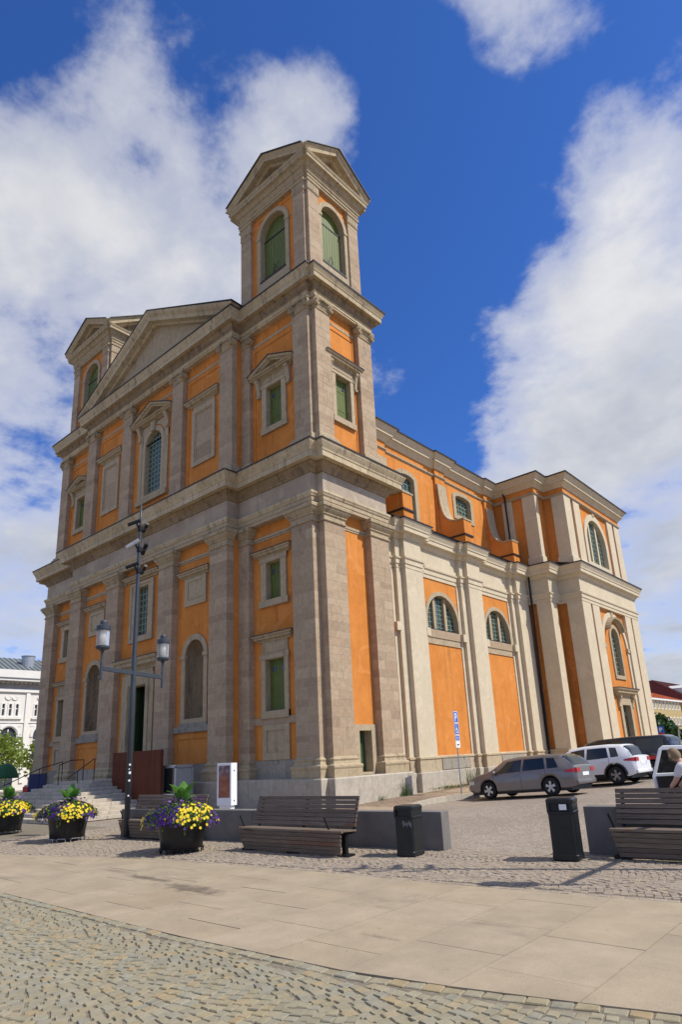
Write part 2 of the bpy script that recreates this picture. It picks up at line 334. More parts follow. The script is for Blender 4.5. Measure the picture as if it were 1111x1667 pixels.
    def lathe(s, prof, c=(0, 0, 0), n=16, ax='z', cap=True):
        st = []
        for r, h in prof:
            ring = []
            for k in range(n):
                a = 6.2831853*k/n; x, y = r*math.cos(a), r*math.sin(a)
                p = {'z': (x, y, h), 'y': (x, h, y), 'x': (h, x, y)}[ax]; ring.append((c[0]+p[0], c[1]+p[1], c[2]+p[2]))
            st.append(s.pts(ring))
        for a, bq in zip(st, st[1:]): s.f += [(a+k, a+(k+1) % n, bq+(k+1) % n, bq+k) for k in range(n)]
        if cap: s.f += [tuple(reversed(range(st[0], st[0]+n))), tuple(range(st[-1], st[-1]+n))]
        return s
    def quad(s, ps): i = s.pts(ps); s.f.append(tuple(range(i, i+len(ps)))); return s
    def mesh(s, name):
        me = bpy.data.meshes.new(name); me.from_pydata(s.v, [], s.f)
        at = me.attributes.new('tint', 'FLOAT', 'POINT'); at.data.foreach_set('value', s.t)
        return me
    def build(s, name, mat, parent=None, smooth=False, recalc=True):
        me = s.mesh(name); me.materials.append(MATS[mat])
        if recalc:
            bm = bmesh.new(); bm.from_mesh(me); bmesh.ops.recalc_face_normals(bm, faces=bm.faces); bm.to_mesh(me); bm.free()
        if smooth: me.shade_smooth()
        o = bpy.data.objects.new(name, me); col.objects.link(o)
        if parent is not None: o.parent = parent
        return o
def tag(o, label=None, cat=None, group=None, kind=None):
    for k, v in (('label', label), ('category', cat), ('group', group), ('kind', kind)):
        if v: o[k] = v
    return o
def thing(name, label, cat, loc=(0, 0, 0), rz=0., group=None):
    o = bpy.data.objects.new(name, None); col.objects.link(o); o.location = loc; o.rotation_euler = (0, 0, rz); o.empty_display_size = .3
    return tag(o, label, cat, group)
def copy_tree(o, parent=None):
    c = o.copy(); col.objects.link(c); c.parent = parent
    for ch in o.children: copy_tree(ch, c)
    return c
def arch(u0, u1, z0, zs, seg=14, rise=None):
    """rectangle from z0 to spring line zs closed by an arch (semicircle unless rise is given)"""
    r = (u1-u0)/2; uc = (u0+u1)/2; h = r if rise is None else rise
    return [(u0, z0), (u1, z0)]+[(uc+r*math.cos(math.pi*k/seg), zs+h*math.sin(math.pi*k/seg)) for k in range(seg+1)]
def rect(u0, u1, z0, z1): return [(u0, z0), (u1, z0), (u1, z1), (u0, z1)]
def bevel(o, w=.01, seg=1):
    md = o.modifiers.new('bevel', 'BEVEL'); md.width = w; md.segments = seg; md.limit_method = 'ANGLE'; return o
def smoothstep(a, b, x):
    t = min(1., max(0., (x-a)/(b-a))); return t*t*(3-2*t)
def gz(x, y):
    """height of the street: flat square, rising gently along the church's long side and away from its kerb"""
    return .032*max(0., min(y, 45.)-5.)*smoothstep(4., 9., y)*smoothstep(-30., -8., x)+.05*min(8., max(0., x-4.))*smoothstep(-4., 4., y)
# ------------------------------------------------------------------ ground
def ground():
    g = MB(); xs = [-400, -160, -80, -40, -25, -12, -6, 0, 3, 4, 5, 6, 8, 10, 12, 13, 16, 20, 30, 60, 160, 400]; ys = [-400, -100, -40, -20, -13, -9, -6, -4, -3, -2, -1, 0, 1, 2, 3, 4, 5, 6, 7, 8, 9, 11, 14, 18, 24, 32, 45, 70, 140, 400, 900]
    st = [g.pts([(x, y, gz(x, y)-.03) for x in xs]) for y in ys]; n = len(xs)
    for a, b in zip(st, st[1:]): g.f += [(a+k, a+k+1, b+k+1, b+k) for k in range(n-1)]
    return tag(g.build('ground', 'far_setts', smooth=True, recalc=False), kind='structure')
ground()
def pl(pts, x):
    if x <= pts[0][0]: return pts[0][1]
    for (a, p), (c, q) in zip(pts, pts[1:]):
        if x <= c: return p+(q-p)*(x-a)/(c-a)
    return pts[-1][1]
# near and far edge of the slab strip, slightly bowed as they are laid
YN = lambda x: pl([(4, -13.72), (11, -13.80), (13.6, -13.70), (15., -13.42), (16.2, -13.12), (18, -12.7), (20, -12.3)], x)
YF = lambda x: pl([(-6, -12.3), (-1, -11.9), (.6, -11.5), (2.6, -10.9), (4.8, -10.35), (8.8, -9.92), (12.7, -9.80), (15.2, -9.57), (20, -9.2)], x)
def sheet(name, mat, x0, x1, lo, hi, z):
    b = MB(); n = 48; A = [b.pts([(x0+(x1-x0)*k/n, lo(x0+(x1-x0)*k/n), z), (x0+(x1-x0)*k/n, hi(x0+(x1-x0)*k/n), z)]) for k in range(n+1)]
    for p, q in zip(A, A[1:]): b.f.append((p, q, q+1, p+1))
    return tag(b.build(name, mat, recalc=False), kind='structure')
def sett(mb, x, y, a, lx, ly, z, r):
    """one sett: a box with a worn, inset top"""
    c, s = math.cos(a), math.sin(a); j = lambda: r.uniform(-.007, .007)
    def q(px, py, pz): return (x+px*c-py*s, y+px*s+py*c, pz)
    base = [(-lx+j(), -ly+j()), (lx+j(), -ly+j()), (lx+j(), ly+j()), (-lx+j(), ly+j())]; h = r.uniform(-.004, .004)
    i = mb.pts([q(px, py, z-.05) for px, py in base]+[q(px, py, z-.008+h) for px, py in base]+[q(px*.90, py*.90, z+h+r.uniform(-.003, .004)) for px, py in base])
    for k in range(4):
        l = (k+1) % 4; mb.f += [(i+k, i+l, i+4+l, i+4+k), (i+4+k, i+4+l, i+8+l, i+8+k)]
    mb.f.append((i+8, i+9, i+10, i+11))
def setts(name, mat, parent, x0, x1, y0, y1, sx, sy, wave, amp, z, nparts, seed, keep):
    """rows of setts running away from the camera, bowed in arcs; the nparts nearest are objects, the rest one mesh"""
    r = random.Random(seed); allp = []
    nx = int((x1-x0)/sx)+8
    for i in range(-4, nx):
        y = y0+r.uniform(0, sy)
        while y < y1:
            L_ = sy*r.uniform(.82, 1.22); yc = y+L_/2; ph = (yc/wave) % 1.
            x = x0+i*sx+amp*4*ph*(1-ph)+r.uniform(-.006, .006); sl_ = amp*4*(1-2*ph)/wave
            if x0 < x < x1 and yc+L_*.5 < y1 and keep(x, yc): allp.append((x, yc, -math.atan(sl_), sx*.5*r.uniform(.84, .97), L_*.5*r.uniform(.86, .96), r.random()))
            y += L_
    allp.sort(key=lambda p: (p[0]-CAM.x)**2+(p[1]-CAM.y)**2)
    def vis(p):
        d = Vector((p[0], p[1], z))-CAM; f_ = d.dot(fw)
        return f_ > 0 and 0 < 1111/2+9.92+FPX*d.dot(rt)/f_ < 1111 and 0 < 1667/2+90.9-FPX*d.dot(up)/f_ < 1667
    near = [p for p in allp if vis(p)][:nparts]; nid = set(map(id, near)); rest = MB()
    for p in allp:
        if id(p) in nid:
            mb = MB(); mb.tint = p[5]; sett(mb, *p[:5], z, r); mb.build(name, mat, parent, recalc=False)
        else:
            rest.tint = p[5]; sett(rest, *p[:5], z, r)
    if rest.v: tag(rest.build(name, mat, parent, recalc=False), kind='stuff')
paving = sheet('cobbled_pavement', 'joint_sand', -14, 26, lambda x: -26, YN, -.012)
setts('cobblestone', 'gneiss_sett', paving, 1.5, 22.5, -17.6, -12., .102, .118, 1.45, .20, 0., 300, 3, lambda x, y: y < YN(x)-.205)
setpav = sheet('sett_pavement', 'joint_sand', -14, 26, YF, lambda x: -6.6, -.013)
setts('sett', 'red_sett', setpav, -3.5, 22.5, -12.2, -6.62, .108, .125, 1.3, .17, 0., 300, 5, lambda x, y: y > YF(x)+.2)
def edge_row(name, mat, parent, y, x0, x1, seed, n=.16):
    r = random.Random(seed); b = MB(); x = x0
    while x < x1: l = n*r.uniform(.8, 1.25); b.tint = r.random(); sett(b, x+l/2, y(x+l/2)+r.uniform(-.006, .006), math.atan2(y(x+.2)-y(x), .2)+r.uniform(-.03, .03), l*.47, .064, 0., r); x += l
    tag(b.build(name, mat, parent, recalc=False), kind='stuff')
edge_row('edge_sett', 'gneiss_sett', paving, lambda x: YN(x)-.075, 1.5, 22.5, 21); edge_row('edge_sett', 'red_sett', setpav, lambda x: YF(x)+.075, -3.5, 22.5, 22)
def slabs():
    pv = sheet('slab_pavement', 'dark_joint', -14, 26, YN, YF, -.022)
    r = random.Random(11); x = -12.78; k = 0
    while x < 25:                       # columns of slabs across the strip, cross joints staggered
        x1 = x+1.045; n0, n1, f0, f1 = YN(x), YN(x1), YF(x), YF(x1); y = min(n0, n1); cuts = [y]; y += .55+.58*(k % 2)+r.uniform(-.06, .06)
        while y < max(f0, f1)-.3: cuts.append(y); y += r.uniform(1.06, 1.22)
        cuts.append(max(f0, f1))
        for i, (a, c) in enumerate(zip(cuts, cuts[1:])):
            g = r.uniform(.003, .006); h = r.uniform(-.002, .003); l = i == 0; m_ = i == len(cuts)-2
            q = [(x+g, (n0 if l else a)+g), (x1-g, (n1 if l else a)+g), (x1-g, (f1 if m_ else c)-g), (x+g, (f0 if m_ else c)-g)]
            if q[3][1]-q[0][1] < .08 or q[2][1]-q[1][1] < .08: continue
            b = MB(); b.tint = r.random(); b.hexa([(*p, -.06) for p in q]+[(*p, h+r.uniform(-.001, .001)) for p in q]); b.build('paving_slab', 'sandstone_slab', pv, recalc=False)
        x += 1.045; k += 1
slabs()
def church_pavement():
    """raised pavement of small brown bricks along the church's long side, with its kerb"""
    edge = [(3.5, -.4), (2.95, 1.2), (2.6, 3.0), (2.5, 4.6), (2.9, 6.2), (3.3, 9.), (3.6, 13), (4.4, 18), (5.6, 21), (6.0, 26), (6.0, 36)]
    up_ = lambda x, y: gz(x, y)+.03+.14*smoothstep(-.2, 4.5, y)
    b = MB()
    A = [b.pts([(-.2, y, up_(0, y)+.03), (x, y, up_(x, y)), (x, y, -.2)]) for x, y in edge]
    for p, q in zip(A, A[1:]): b.f += [(p, p+1, q+1, q), (p+1, p+2, q+2, q+1)]
    pv = tag(b.build('side_pavement', 'brick_paver', recalc=False), kind='structure')
    for i, ((x0, y0), (x1, y1)) in enumerate(zip(edge, edge[1:])):
        n = max(1, round(math.hypot(x1-x0, y1-y0)/1.0))
        for k in range(n):
            a, c = k/n+.004, (k+1)/n-.004; P = lambda t, o: (x0+(x1-x0)*t+o, y0+(y1-y0)*t)
            b = MB(); b.tint = rnd.random(); z = lambda p: up_(*p)+.012; q = [P(a, -.02), P(c, -.02), P(c, .13), P(a, .13)]
            b.hexa([(*p, -.1) for p in q]+[(*p, z(p)) for p in q]); b.build('kerb_stone', 'granite', pv)
    r = random.Random(4); b = MB()             # bricks that can still be told apart next to the corner
    y = -.3
    while y < 12:
        x = .5+r.uniform(0, .1); xe = 2.4 if y < 5 else 2.7
        while x < xe:
            z = up_(x, y)+.004+(.03*(1-x/2.5)); b.tint = r.random(); h = r.uniform(0, .006)
            b.hexa([(x, y, z-.02), (x+.19, y, z-.02), (x+.19, y+.095, z-.02), (x, y+.095, z-.02), (x, y, z+h), (x+.19, y, z+h), (x+.19, y+.095, z+h), (x, y+.095, z+h)]); x += .2
        y += .105
    tag(b.build('paving_brick', 'brick_paver', pv, recalc=False), kind='stuff')
church_pavement()
# ------------------------------------------------------------------ the church
church = thing('church', 'large ochre and stone baroque church with two square belfry towers and a pedimented front', 'church')
F = Fr((0, 0, 0), (1, 0, 0), (0, -1, 0)); S = Fr((0, 0, 0), (0, 1, 0), (1, 0, 0))
A2 = 25.22
mir = lambda u: -A2-u
SB = {'n': 0, 'rest': MB()}
def block(corners8, own):
    """one ashlar block; the largest 300 are objects of their own, the rest one mesh"""
    t = rnd.random()
    if own and SB['n'] < 300:
        b = MB(); b.tint = t; b.hexa(corners8); SB['n'] += 1; b.build('stone_block', 'sandstone', own, recalc=False)
    else: SB['rest'].tint = t; SB['rest'].hexa(corners8)
CAP1 = [(-.05, 11.70), (.05, 11.70), (.07, 11.74), (.05, 11.78), (.015, 11.80), (.015, 11.98), (.07, 12.0), (.07, 12.06), (.13, 12.12), (.19, 12.20), (.20, 12.22), (.20, 12.28), (.26, 12.30), (.27, 12.42), (.25, 12.46), (-.05, 12.46)]
BASE1 = [(-.05, 1.94), (.0, 1.94), (.03, 1.88), (.075, 1.86), (.09, 1.83), (.075, 1.79), (.06, 1.76), (.09, 1.66), (.13, 1.63), (.185, 1.60), (.20, 1.54), (.185, 1.48), (.17, 1.46), (.17, 1.15), (-.05, 1.15)]
def ring3(fr, u0, u1, nw, nf, prof, mb=None):
    mb = mb or MB(); mb.sweep([(u0, -nw), (u0, -nf), (u1, -nf), (u1, -nw)], prof, lambda a, b, c: fr.P(a, c, -b)); return mb
def shaft(fr, u0, u1, z0, z1, nw, nf, own=True, hmean=.36):
    core = MB(); core.tint = 1.; core.fbox(fr, u0+.006, u1-.006, z0, z1, nw, nf-.005)
    p = core.build('pilaster', 'pale_stone', church); z = z0
    while z < z1-.05:
        h = hmean*rnd.uniform(.75, 1.25)
        if z+h > z1-.2: h = z1-z
        w_ = u1-u0; cuts = [u0, u1] if w_ < .6 or rnd.random() < .3 else [u0, u0+w_*rnd.choice((.34, .42, .5, .6, .68)), u1]
        for a, c in zip(cuts, cuts[1:]):
            g = .009; e = rnd.uniform(-.002, .003); P = fr.P; q = [(a+g, z+g), (c-g, z+g)]; zz0, zz1, a0, c0, nb = z+g, z+h-g, a+g*(a > u0), c-g*(c < u1), nf+e
            block([P(a0, zz0, nb), P(c0, zz0, nb), P(c0, zz0, nw), P(a0, zz0, nw), P(a0, zz1, nb), P(c0, zz1, nb), P(c0, zz1, nw), P(a0, zz1, nw)], p if own else None)
        z += h
    return p
def pilaster1(fr, u0, u1, nw, nf, own=True):
    p = shaft(fr, u0, u1, 1.93, 11.72, nw, nf, own)
    c = ring3(fr, u0, u1, nw, nf, CAP1); c.fbox(fr, u0+.01, u1-.01, 11.70, 12.455, nw, nf-.01); c.tint = .5; c.build('capital', 'cornice_stone', p)
    b = ring3(fr, u0, u1, nw, nf, BASE1); b.fbox(fr, u0+.01, u1-.01, 1.151, 1.935, nw, nf-.01); b.build('base', 'cornice_stone', p); return p
def volute(mb, c, fr, r, depth):
    """scroll: a spiral ribbon with an eye, its axis square to the wall"""
    o = fr; pts = []
    for k in range(29):
        a = k/28*math.pi*4; rr = r*(1-.72*k/28); pts.append((c[0]+rr*math.cos(a), c[1]+rr*math.sin(a)))
    for (a, z), (a2, z2) in zip(pts, pts[1:]):
        mb.hexa([fr.P(a, z-.02, c[2]+.035), fr.P(a2, z2-.02, c[2]+.035), fr.P(a2, z2-.02, c[2]), fr.P(a, z-.02, c[2]), fr.P(a, z+.02, c[2]+.035), fr.P(a2, z2+.02, c[2]+.035), fr.P(a2, z2+.02, c[2]), fr.P(a, z+.02, c[2])])
    disc = [(c[0]+r*math.cos(6.2832*k/18), c[1]+r*math.sin(6.2832*k/18)) for k in range(18)]; mb.ex(fr, disc, None, c[2]-depth, c[2])
    eye = [(c[0]+r*.24*math.cos(6.2832*k/10), c[1]+r*.24*math.sin(6.2832*k/10)) for k in range(10)]; mb.ex(fr, eye, None, c[2], c[2]+.05)
def pilaster2(fr, u0, u1, nw, nf, own=True, zb=15.25, half=False):
    p = shaft(fr, u0, u1, 16.1, 22.78, nw, nf, own, .38)
    b = ring3(fr, u0, u1, nw, nf, [(-.05, 16.12), (0, 16.12), (.04, 16.04), (.12, 16.0), (.12, 15.9), (.2, 15.86), (.2, zb-.1), (-.05, zb-.1)]); b.fbox(fr, u0+.01, u1-.01, zb-.1, 16.11, nw, nf-.01); b.build('base', 'pale_stone', p)
    c = MB(); r = .2
    ring3(fr, u0, u1, nw, nf, [(-.05, 22.74), (.04, 22.74), (.05, 22.79), (.01, 22.84), (.06, 22.98), (.13, 23.06), (.05, 23.12), (.05, 23.24), (.15, 23.26), (.17, 23.36), (-.05, 23.36)], c); c.fbox(fr, u0+.01, u1-.01, 22.77, 23.35, nw, nf-.01)
    if not half: volute(c, (u0+.02, 23.06, nf+.14), fr, r, .30)
    volute(c, (u1-.02, 23.06, nf+.14), fr, r, .30)
    c.build('capital', 'cornice_stone', p); return p
def plan(xb, yc, yt, xr, yn, xs, yb):
    h = [(-xb, yc), (-xb, yt), (xr, yt), (xr, yn), (xs, yn), (xs, yb), (-3., yb)]
    return [(-A2-x, y) for x, y in reversed(h)]+h
PL1 = plan(4.94, -.68, 0, 0, .37, .37, 4.86); PL2 = plan(5.07, -.30, .28, -.13, .52, .17, 4.75)
def entablature(name, path, prof, mat, joint, lab=None):
    """a moulded course: a recessed core and separately laid stones with open joints"""
    core = MB(); core.tint = .1; zm_ = (min(z for o, z in prof)+max(z for o, z in prof))/2; core.sweep(path, [(max(o-.013, -.45), zm_+(z-zm_)*.97) for o, z in prof]); p = core.build(name, mat, church)
    for i in range(len(path)-1):
        ln = math.dist(path[i], path[i+1]); n = max(1, round(ln/joint))
        cuts = [0.]+[(k+rnd.uniform(-.18, .18))/n for k in range(1, n)]+[1.]
        for a, c in zip(cuts, cuts[1:]):
            b = MB(); b.tint = rnd.random(); e = .004/ln; b.sweep(path, [(o+rnd.uniform(0, .004) if o > -.2 else o, z) for o, z in prof], None, False, i, i+1, a+e*(a > 0), c-e*(c < 1)); b.build('moulded_stone', mat, p)
    return p
def plain_course(name, path, prof, mat, parent=None, closed=False, tint=.5):
    b = MB(); b.tint = tint; b.sweep(path, prof, None, closed); return b.build(name, mat, parent or church)
# plinth, lower entablature
PLP = [(-x if False else x, y) for x, y in PL1]
entablature('plinth', PL1, [(-.45, -.25), (.30, -.25), (.30, 1.10), (.26, 1.148), (-.45, 1.148)], 'granite', 2.4)
plain_course('architrave', PL1, [(-.45, 12.462), (.02, 12.462), (.02, 12.62), (.05, 12.63), (.05, 12.80), (.09, 12.84), (-.45, 12.84)], 'pale_stone')
entablature('architrave', PL1, [(-.45, 12.842), (.08, 12.842), (.10, 12.9), (.14, 12.96), (.14, 13.06), (-.45, 13.06)], 'cornice_stone', 1.3)
plain_course('frieze', PL1, [(-.45, 13.062), (.0, 13.062), (.0, 13.96), (-.45, 13.96)], 'grey_stucco')
entablature('bed_mould', PL1, [(-.45, 13.962), (.05, 13.962), (.09, 14.04), (.14, 14.08), (.15, 14.17), (.25, 14.27), (.30, 14.33), (.30, 14.398), (-.45, 14.398)], 'stained_shade_stone', 1.05)
entablature('cornice', PL1, [(-.45, 14.40), (.52, 14.40), (.54, 14.37), (.60, 14.37), (.60, 14.62), (.63, 14.64), (.64, 14.71), (.70, 14.82), (.77, 14.96), (.78, 15.08), (-.45, 15.12)], 'cornice_stone', 1.05)
plain_course('flashing', PL1, [(-.27, 15.14), (.80, 15.085), (.81, 15.06), (.825, 15.06), (.825, 15.115), (-.27, 15.185)], 'flashing')
# upper entablature
entablature('architrave', PL2, [(-.45, 23.362), (.03, 23.362), (.03, 23.46), (.07, 23.47), (.07, 23.58), (.12, 23.63), (-.45, 23.63)], 'cornice_stone', 1.2)
plain_course('frieze', PL2, [(-.45, 23.632), (.06, 23.632), (.10, 23.76), (.16, 23.86), (-.45, 23.86)], 'stained_shade_stone')
entablature('bed_mould', PL2, [(-.45, 23.862), (.16, 23.862), (.17, 23.95), (.23, 24.02), (.25, 24.088), (-.45, 24.088)], 'stained_shade_stone', 1.05)
entablature('cornice', PL2, [(-.45, 24.09), (.40, 24.09), (.42, 24.06), (.47, 24.06), (.47, 24.30), (.50, 24.33), (.52, 24.40), (.57, 24.50), (.62, 24.60), (.62, 24.66), (-.45, 24.68)], 'cornice_stone', 1.05)
plain_course('flashing', PL2, [(-.27, 24.70), (.63, 24.665), (.64, 24.63), (.66, 24.63), (.66, 24.70), (-.27, 24.76)], 'flashing')

# --- windows and other openings; z0,z1 opening, uc centre, hw half width, in a wall frame (n=0 is the wall face)
def hood(fr, uc, hw, z, d=.32, h=.30, mat='cornice_stone', top=True):
    """straight moulded hood over an opening"""
    b = MB(); k = h/.3
    b.sweep([(uc-hw, .05), (uc-hw, -.04), (uc+hw, -.04), (uc+hw, .05)], [(-.06, z), (.02, z), (.05*k, z+.06*k), (d*.45, z+.10*k), (d*.62, z+.12*k), (d*.62, z+.20*k), (d*.8, z+.23*k), (d*.9, z+.30*k), (-.06, z+.30*k)], lambda a, b_, c: fr.P(a, c, -b_))
    b.fbox(fr, uc-hw-.001, uc+hw+.001, z+.001, z+.299*k, -.02, .10)
    o = b.build('hood', mat, None)
    if top:
        t = MB(); t.fbox(fr, uc-hw-d*.92, uc+hw+d*.92, z+.303*k, z+.303*k+.03, -.02, d*.92+.05); t.build('flashing', 'flashing', o)
    return o
def shutters(fr, outl, uc, z0, z1, parent, n=-.22, peep=True, mat='green_shutter'):
    b = MB(); b.ex(fr, outl, None, n-.05, n); o = b.build('shutter', mat, parent)
    return o
def boards(fr, uc, hw, z0, z1, parent, mat='green_shutter', n=-.2, peep=True):
    """a pair of boarded leaves, each of three boards, with a small square peephole"""
    for s in (-1, 1):
        b = MB(); bw = hw/3
        for k in range(3):
            a = uc+s*(k*bw+.006); c = uc+s*((k+1)*bw-.004); b.tint = rnd.random(); b.fbox(fr, min(a, c), max(a, c), z0, z1, n-.04, n+rnd.uniform(0, .006))
        for zz in (z0+.25*(z1-z0), z0+.7*(z1-z0)): b.fbox(fr, min(uc+s*.02, uc+s*(hw-.02)), max(uc+s*.02, uc+s*(hw-.02)), zz, zz+.05, n, n+.014)
        o = b.build('shutter', mat, parent)
        if peep:
            q = MB(); q.fbox(fr, uc+s*hw*.52-.1, uc+s*hw*.52+.1, z1-.52, z1-.30, n, n+.02); q.build('peephole', 'far_glass', o)
def lattice(fr, outl, uc, hw, z0, z1, parent, nu, nz, n=-.22, th=.022, inside=None):
    """leaded glass: a dark pane with light bars standing proud"""
    b = MB(); b.ex(fr, outl, None, n-.03, n); g = b.build('pane', 'old_glass', parent); b = MB(); ins = inside or (lambda u, z: True)
    def run(u0, zz0, u1, zz1, k=24):
        p = []
        for i in range(k):
            t0, t1 = i/k, (i+1)/k; um, zm = u0+(u1-u0)*(t0+t1)/2, zz0+(zz1-zz0)*(t0+t1)/2
            if ins(um, zm): p.append((t0, t1))
        i = 0
        while i < len(p):
            j = i
            while j+1 < len(p) and abs(p[j+1][0]-p[j][1]) < 1e-6: j += 1
            a, c = p[i][0], p[j][1]; ua, ub = u0+(u1-u0)*a, u0+(u1-u0)*c; za, zb = zz0+(zz1-zz0)*a, zz0+(zz1-zz0)*c
            b.fbox(fr, min(ua, ub)-(th if ua == ub else 0), max(ua, ub)+(th if ua == ub else 0), min(za, zb)-(th if za == zb else 0), max(za, zb)+(th if za == zb else 0), n, n+.03); i = j+1
    for i in range(1, nu): u = uc-hw+2*hw*i/nu; run(u, z0, u, z1)
    for i in range(1, nz): z = z0+(z1-z0)*i/nz; run(uc-hw, z, uc+hw, z)
    if b.v: b.build('glazing_bars', 'glazing_bar', parent)
    return g
def rect_window(fr, uc, hw, z0, z1, fw_=.34, hoodz=None, hoodhw=None, frieze=False, ears=.12, mat='green_shutter', peep=True, kind='boards'):
    o_ = rect(uc-hw-fw_, uc+hw+fw_, z0-.28, z1+.24); b = MB(); b.tint = rnd.random()
    b.ex(fr, o_, [rect(uc-hw, uc+hw, z0, z1)], -.22, .10)
    b.ex(fr, rect(uc-hw-fw_-.06, uc+hw+fw_+.06, z1+.02, z1+.26), [rect(uc-hw-fw_+.03, uc+hw+fw_-.03, z1+.05, z1+.23)], .09, .125)
    wn = b.build('window', 'pale_stone', church)
    if kind == 'boards': boards(fr, uc, hw, z0, z1, wn, mat, peep=peep)
    q = MB(); q.fbox(fr, uc-hw-fw_-ears, uc+hw+fw_+ears, z0-.32, z0-.02, .0, .14); q.build('sill', 'pale_stone', wn)
    l = MB(); l.fbox(fr, uc-hw, uc+hw, z0-.015, z0+.02, -.2, .03); l.build('sill_flashing', 'flashing', wn)
    if hoodz:
        if frieze: q = MB(); q.fbox(fr, uc-hw-fw_*.85, uc+hw+fw_*.85, z1+.245, hoodz+.01, -.05, .07); q.ex(fr, rect(uc-hw-.1, uc+hw+.1, z1+.32, hoodz-.06), None, .07, .085); q.build('frieze_block', 'cornice_stone', wn)
        hood(fr, uc, hoodhw or hw+fw_+.05, hoodz).parent = wn
    return wn
def console(fr, u, z0, z1, d, wn, w_=.12):
    """scrolled bracket: an S profile extruded across its width"""
    b = MB(); prof = [(0, z1), (d, z1), (d, z1-.1), (d*.75, z1-.22), (d*.5, z1-(z1-z0)*.55), (d*.42, z0+.16), (d*.62, z0+.08), (d*.55, z0), (0, z0)]
    fr2 = Fr(fr.P(u-w_, 0, 0), fr.nn, fr.u); b.ex(fr2, [(n_, z) for n_, z in prof], None, 0, 2*w_); b.build('console', 'pale_stone', wn)
def small_pediment(fr, uc, hw, z, rise, d, wn):
    b = MB(); b.tint = .6; mp = lambda a, b_, c: fr.P(a, b_, c)
    b.sweep([(uc-hw, z+.30), (uc, z+.30+rise), (uc+hw, z+.30)], [(.16, -.02), (.16, d*.55), (.10, d*.6), (.07, d*.85), (.0, d), (-.02, d), (-.02, -.02)], mp)
    o = b.build('pediment', 'cornice_stone', wn); q = MB(); q.ex(fr, [(uc-hw*.9, z+.28), (uc+hw*.9, z+.28), (uc, z+.28+rise*.88)], None, -.02, .03); q.build('tympanum', 'stained_shade_stone', wn); h = hood(fr, uc, hw-d*.8, z, d, .26, top=False); h.parent = wn
    t = MB(); t.sweep([(uc-hw-.03, z+.33), (uc, z+.34+rise), (uc+hw+.03, z+.33)], [(0, -.02), (0, d+.03), (-.03, d+.03), (-.03, -.02)], mp); t.build('flashing', 'flashing', o)
def bordered(fr, u0, u1, z0, z1, w_=.2, n=.035):
    b = MB(); b.ex(fr, rect(u0, u1, z0, z1), [rect(u0+w_, u1-w_, z0+w_, z1-w_)], -.01, n); b.build('panel_border', 'orange_stucco', church)
def grow(h, e=.035):
    uc = (min(u for u, z in h)+max(u for u, z in h))/2; zc = (min(z for u, z in h)+max(z for u, z in h))/2; a = max(u for u, z in h)-uc; c = max(z for u, z in h)-zc
    return [(uc+(u-uc)*(1+e/a), zc+(z-zc)*(1+e/c)) for u, z in h]
def orange_wall(fr, u0, u1, z0, z1, holes, mat='orange_stucco', th=.5):
    b = MB(); holes = [grow(h) for h in holes]; b.ex(fr, rect(u0, u1, z0, z1), holes, -th, 0.); return b.build('wall', mat, church)
def dado(fr, u0, u1, z0, z1, n=.05, mat='stained_stone', h=1.1):
    n_ = max(1, round((u1-u0)/h))
    for k in range(n_):
        a, c = u0+(u1-u0)*k/n_, u0+(u1-u0)*(k+1)/n_; b = MB(); b.tint = rnd.random(); b.fbox(fr, a+.004, c-.004, z0, z1, -.1, n+rnd.uniform(0, .006)); b.build('dado_stone', mat, church)
def string_line(fr, u0, u1, z):
    b = MB(); b.fbox(fr, u0, u1, z, z+.07, -.02, .035); b.fbox(fr, u0, u1, z+.09, z+.20, -.02, .06); b.build('string_course', 'pale_stone', church)

# --- front, lower storey: tower bays
for sg in (1, -1):
    U = (lambda u: u) if sg == 1 else mir
    lo = lambda a, c: (min(U(a), U(c)), max(U(a), U(c)))
    T = F.off(-.37); uc = U(-2.82)
    a, c = lo(-4.94, -.03); orange_wall(T, a, c, 1.16, 12.47, [rect(uc-.48, uc+.48, 8.84, 10.6), rect(uc-.6, uc+.6, 3.94, 6.15)])
    a, c = lo(-1.30, 0); pilaster1(F, a, c, -.40, 0, sg == 1)
    a, c = lo(-5.2, -4.25); pilaster1(F, a, c, -.40, -.06, sg == 1)
    a, c = lo(-4.25, -1.3); string_line(T, a, c, 11.74); dado(T, a, c, 1.15, 1.90)
    rect_window(T, uc, .48, 8.84, 10.6, .36, 10.86, 1.0, mat='dark_green_paint' if sg < 0 else 'green_shutter')
    rect_window(T, uc, .60, 3.94, 6.15, .26, 6.94, 1.0, True, .0)
    b = MB(); b.fbox(T, a, c, 3.36, 3.66, -.05, .07); b.build('string_course', 'sandstone', church)
    b = MB(); b.ex(T, rect(uc-.83, uc+.83, 1.91, 3.355), [rect(uc-.58, uc+.58, 2.2, 3.12)], -.05, .09); b.fbox(T, uc-.58, uc+.58, 2.2, 3.12, -.05, .03); b.build('blind_panel', 'pale_stone', church)
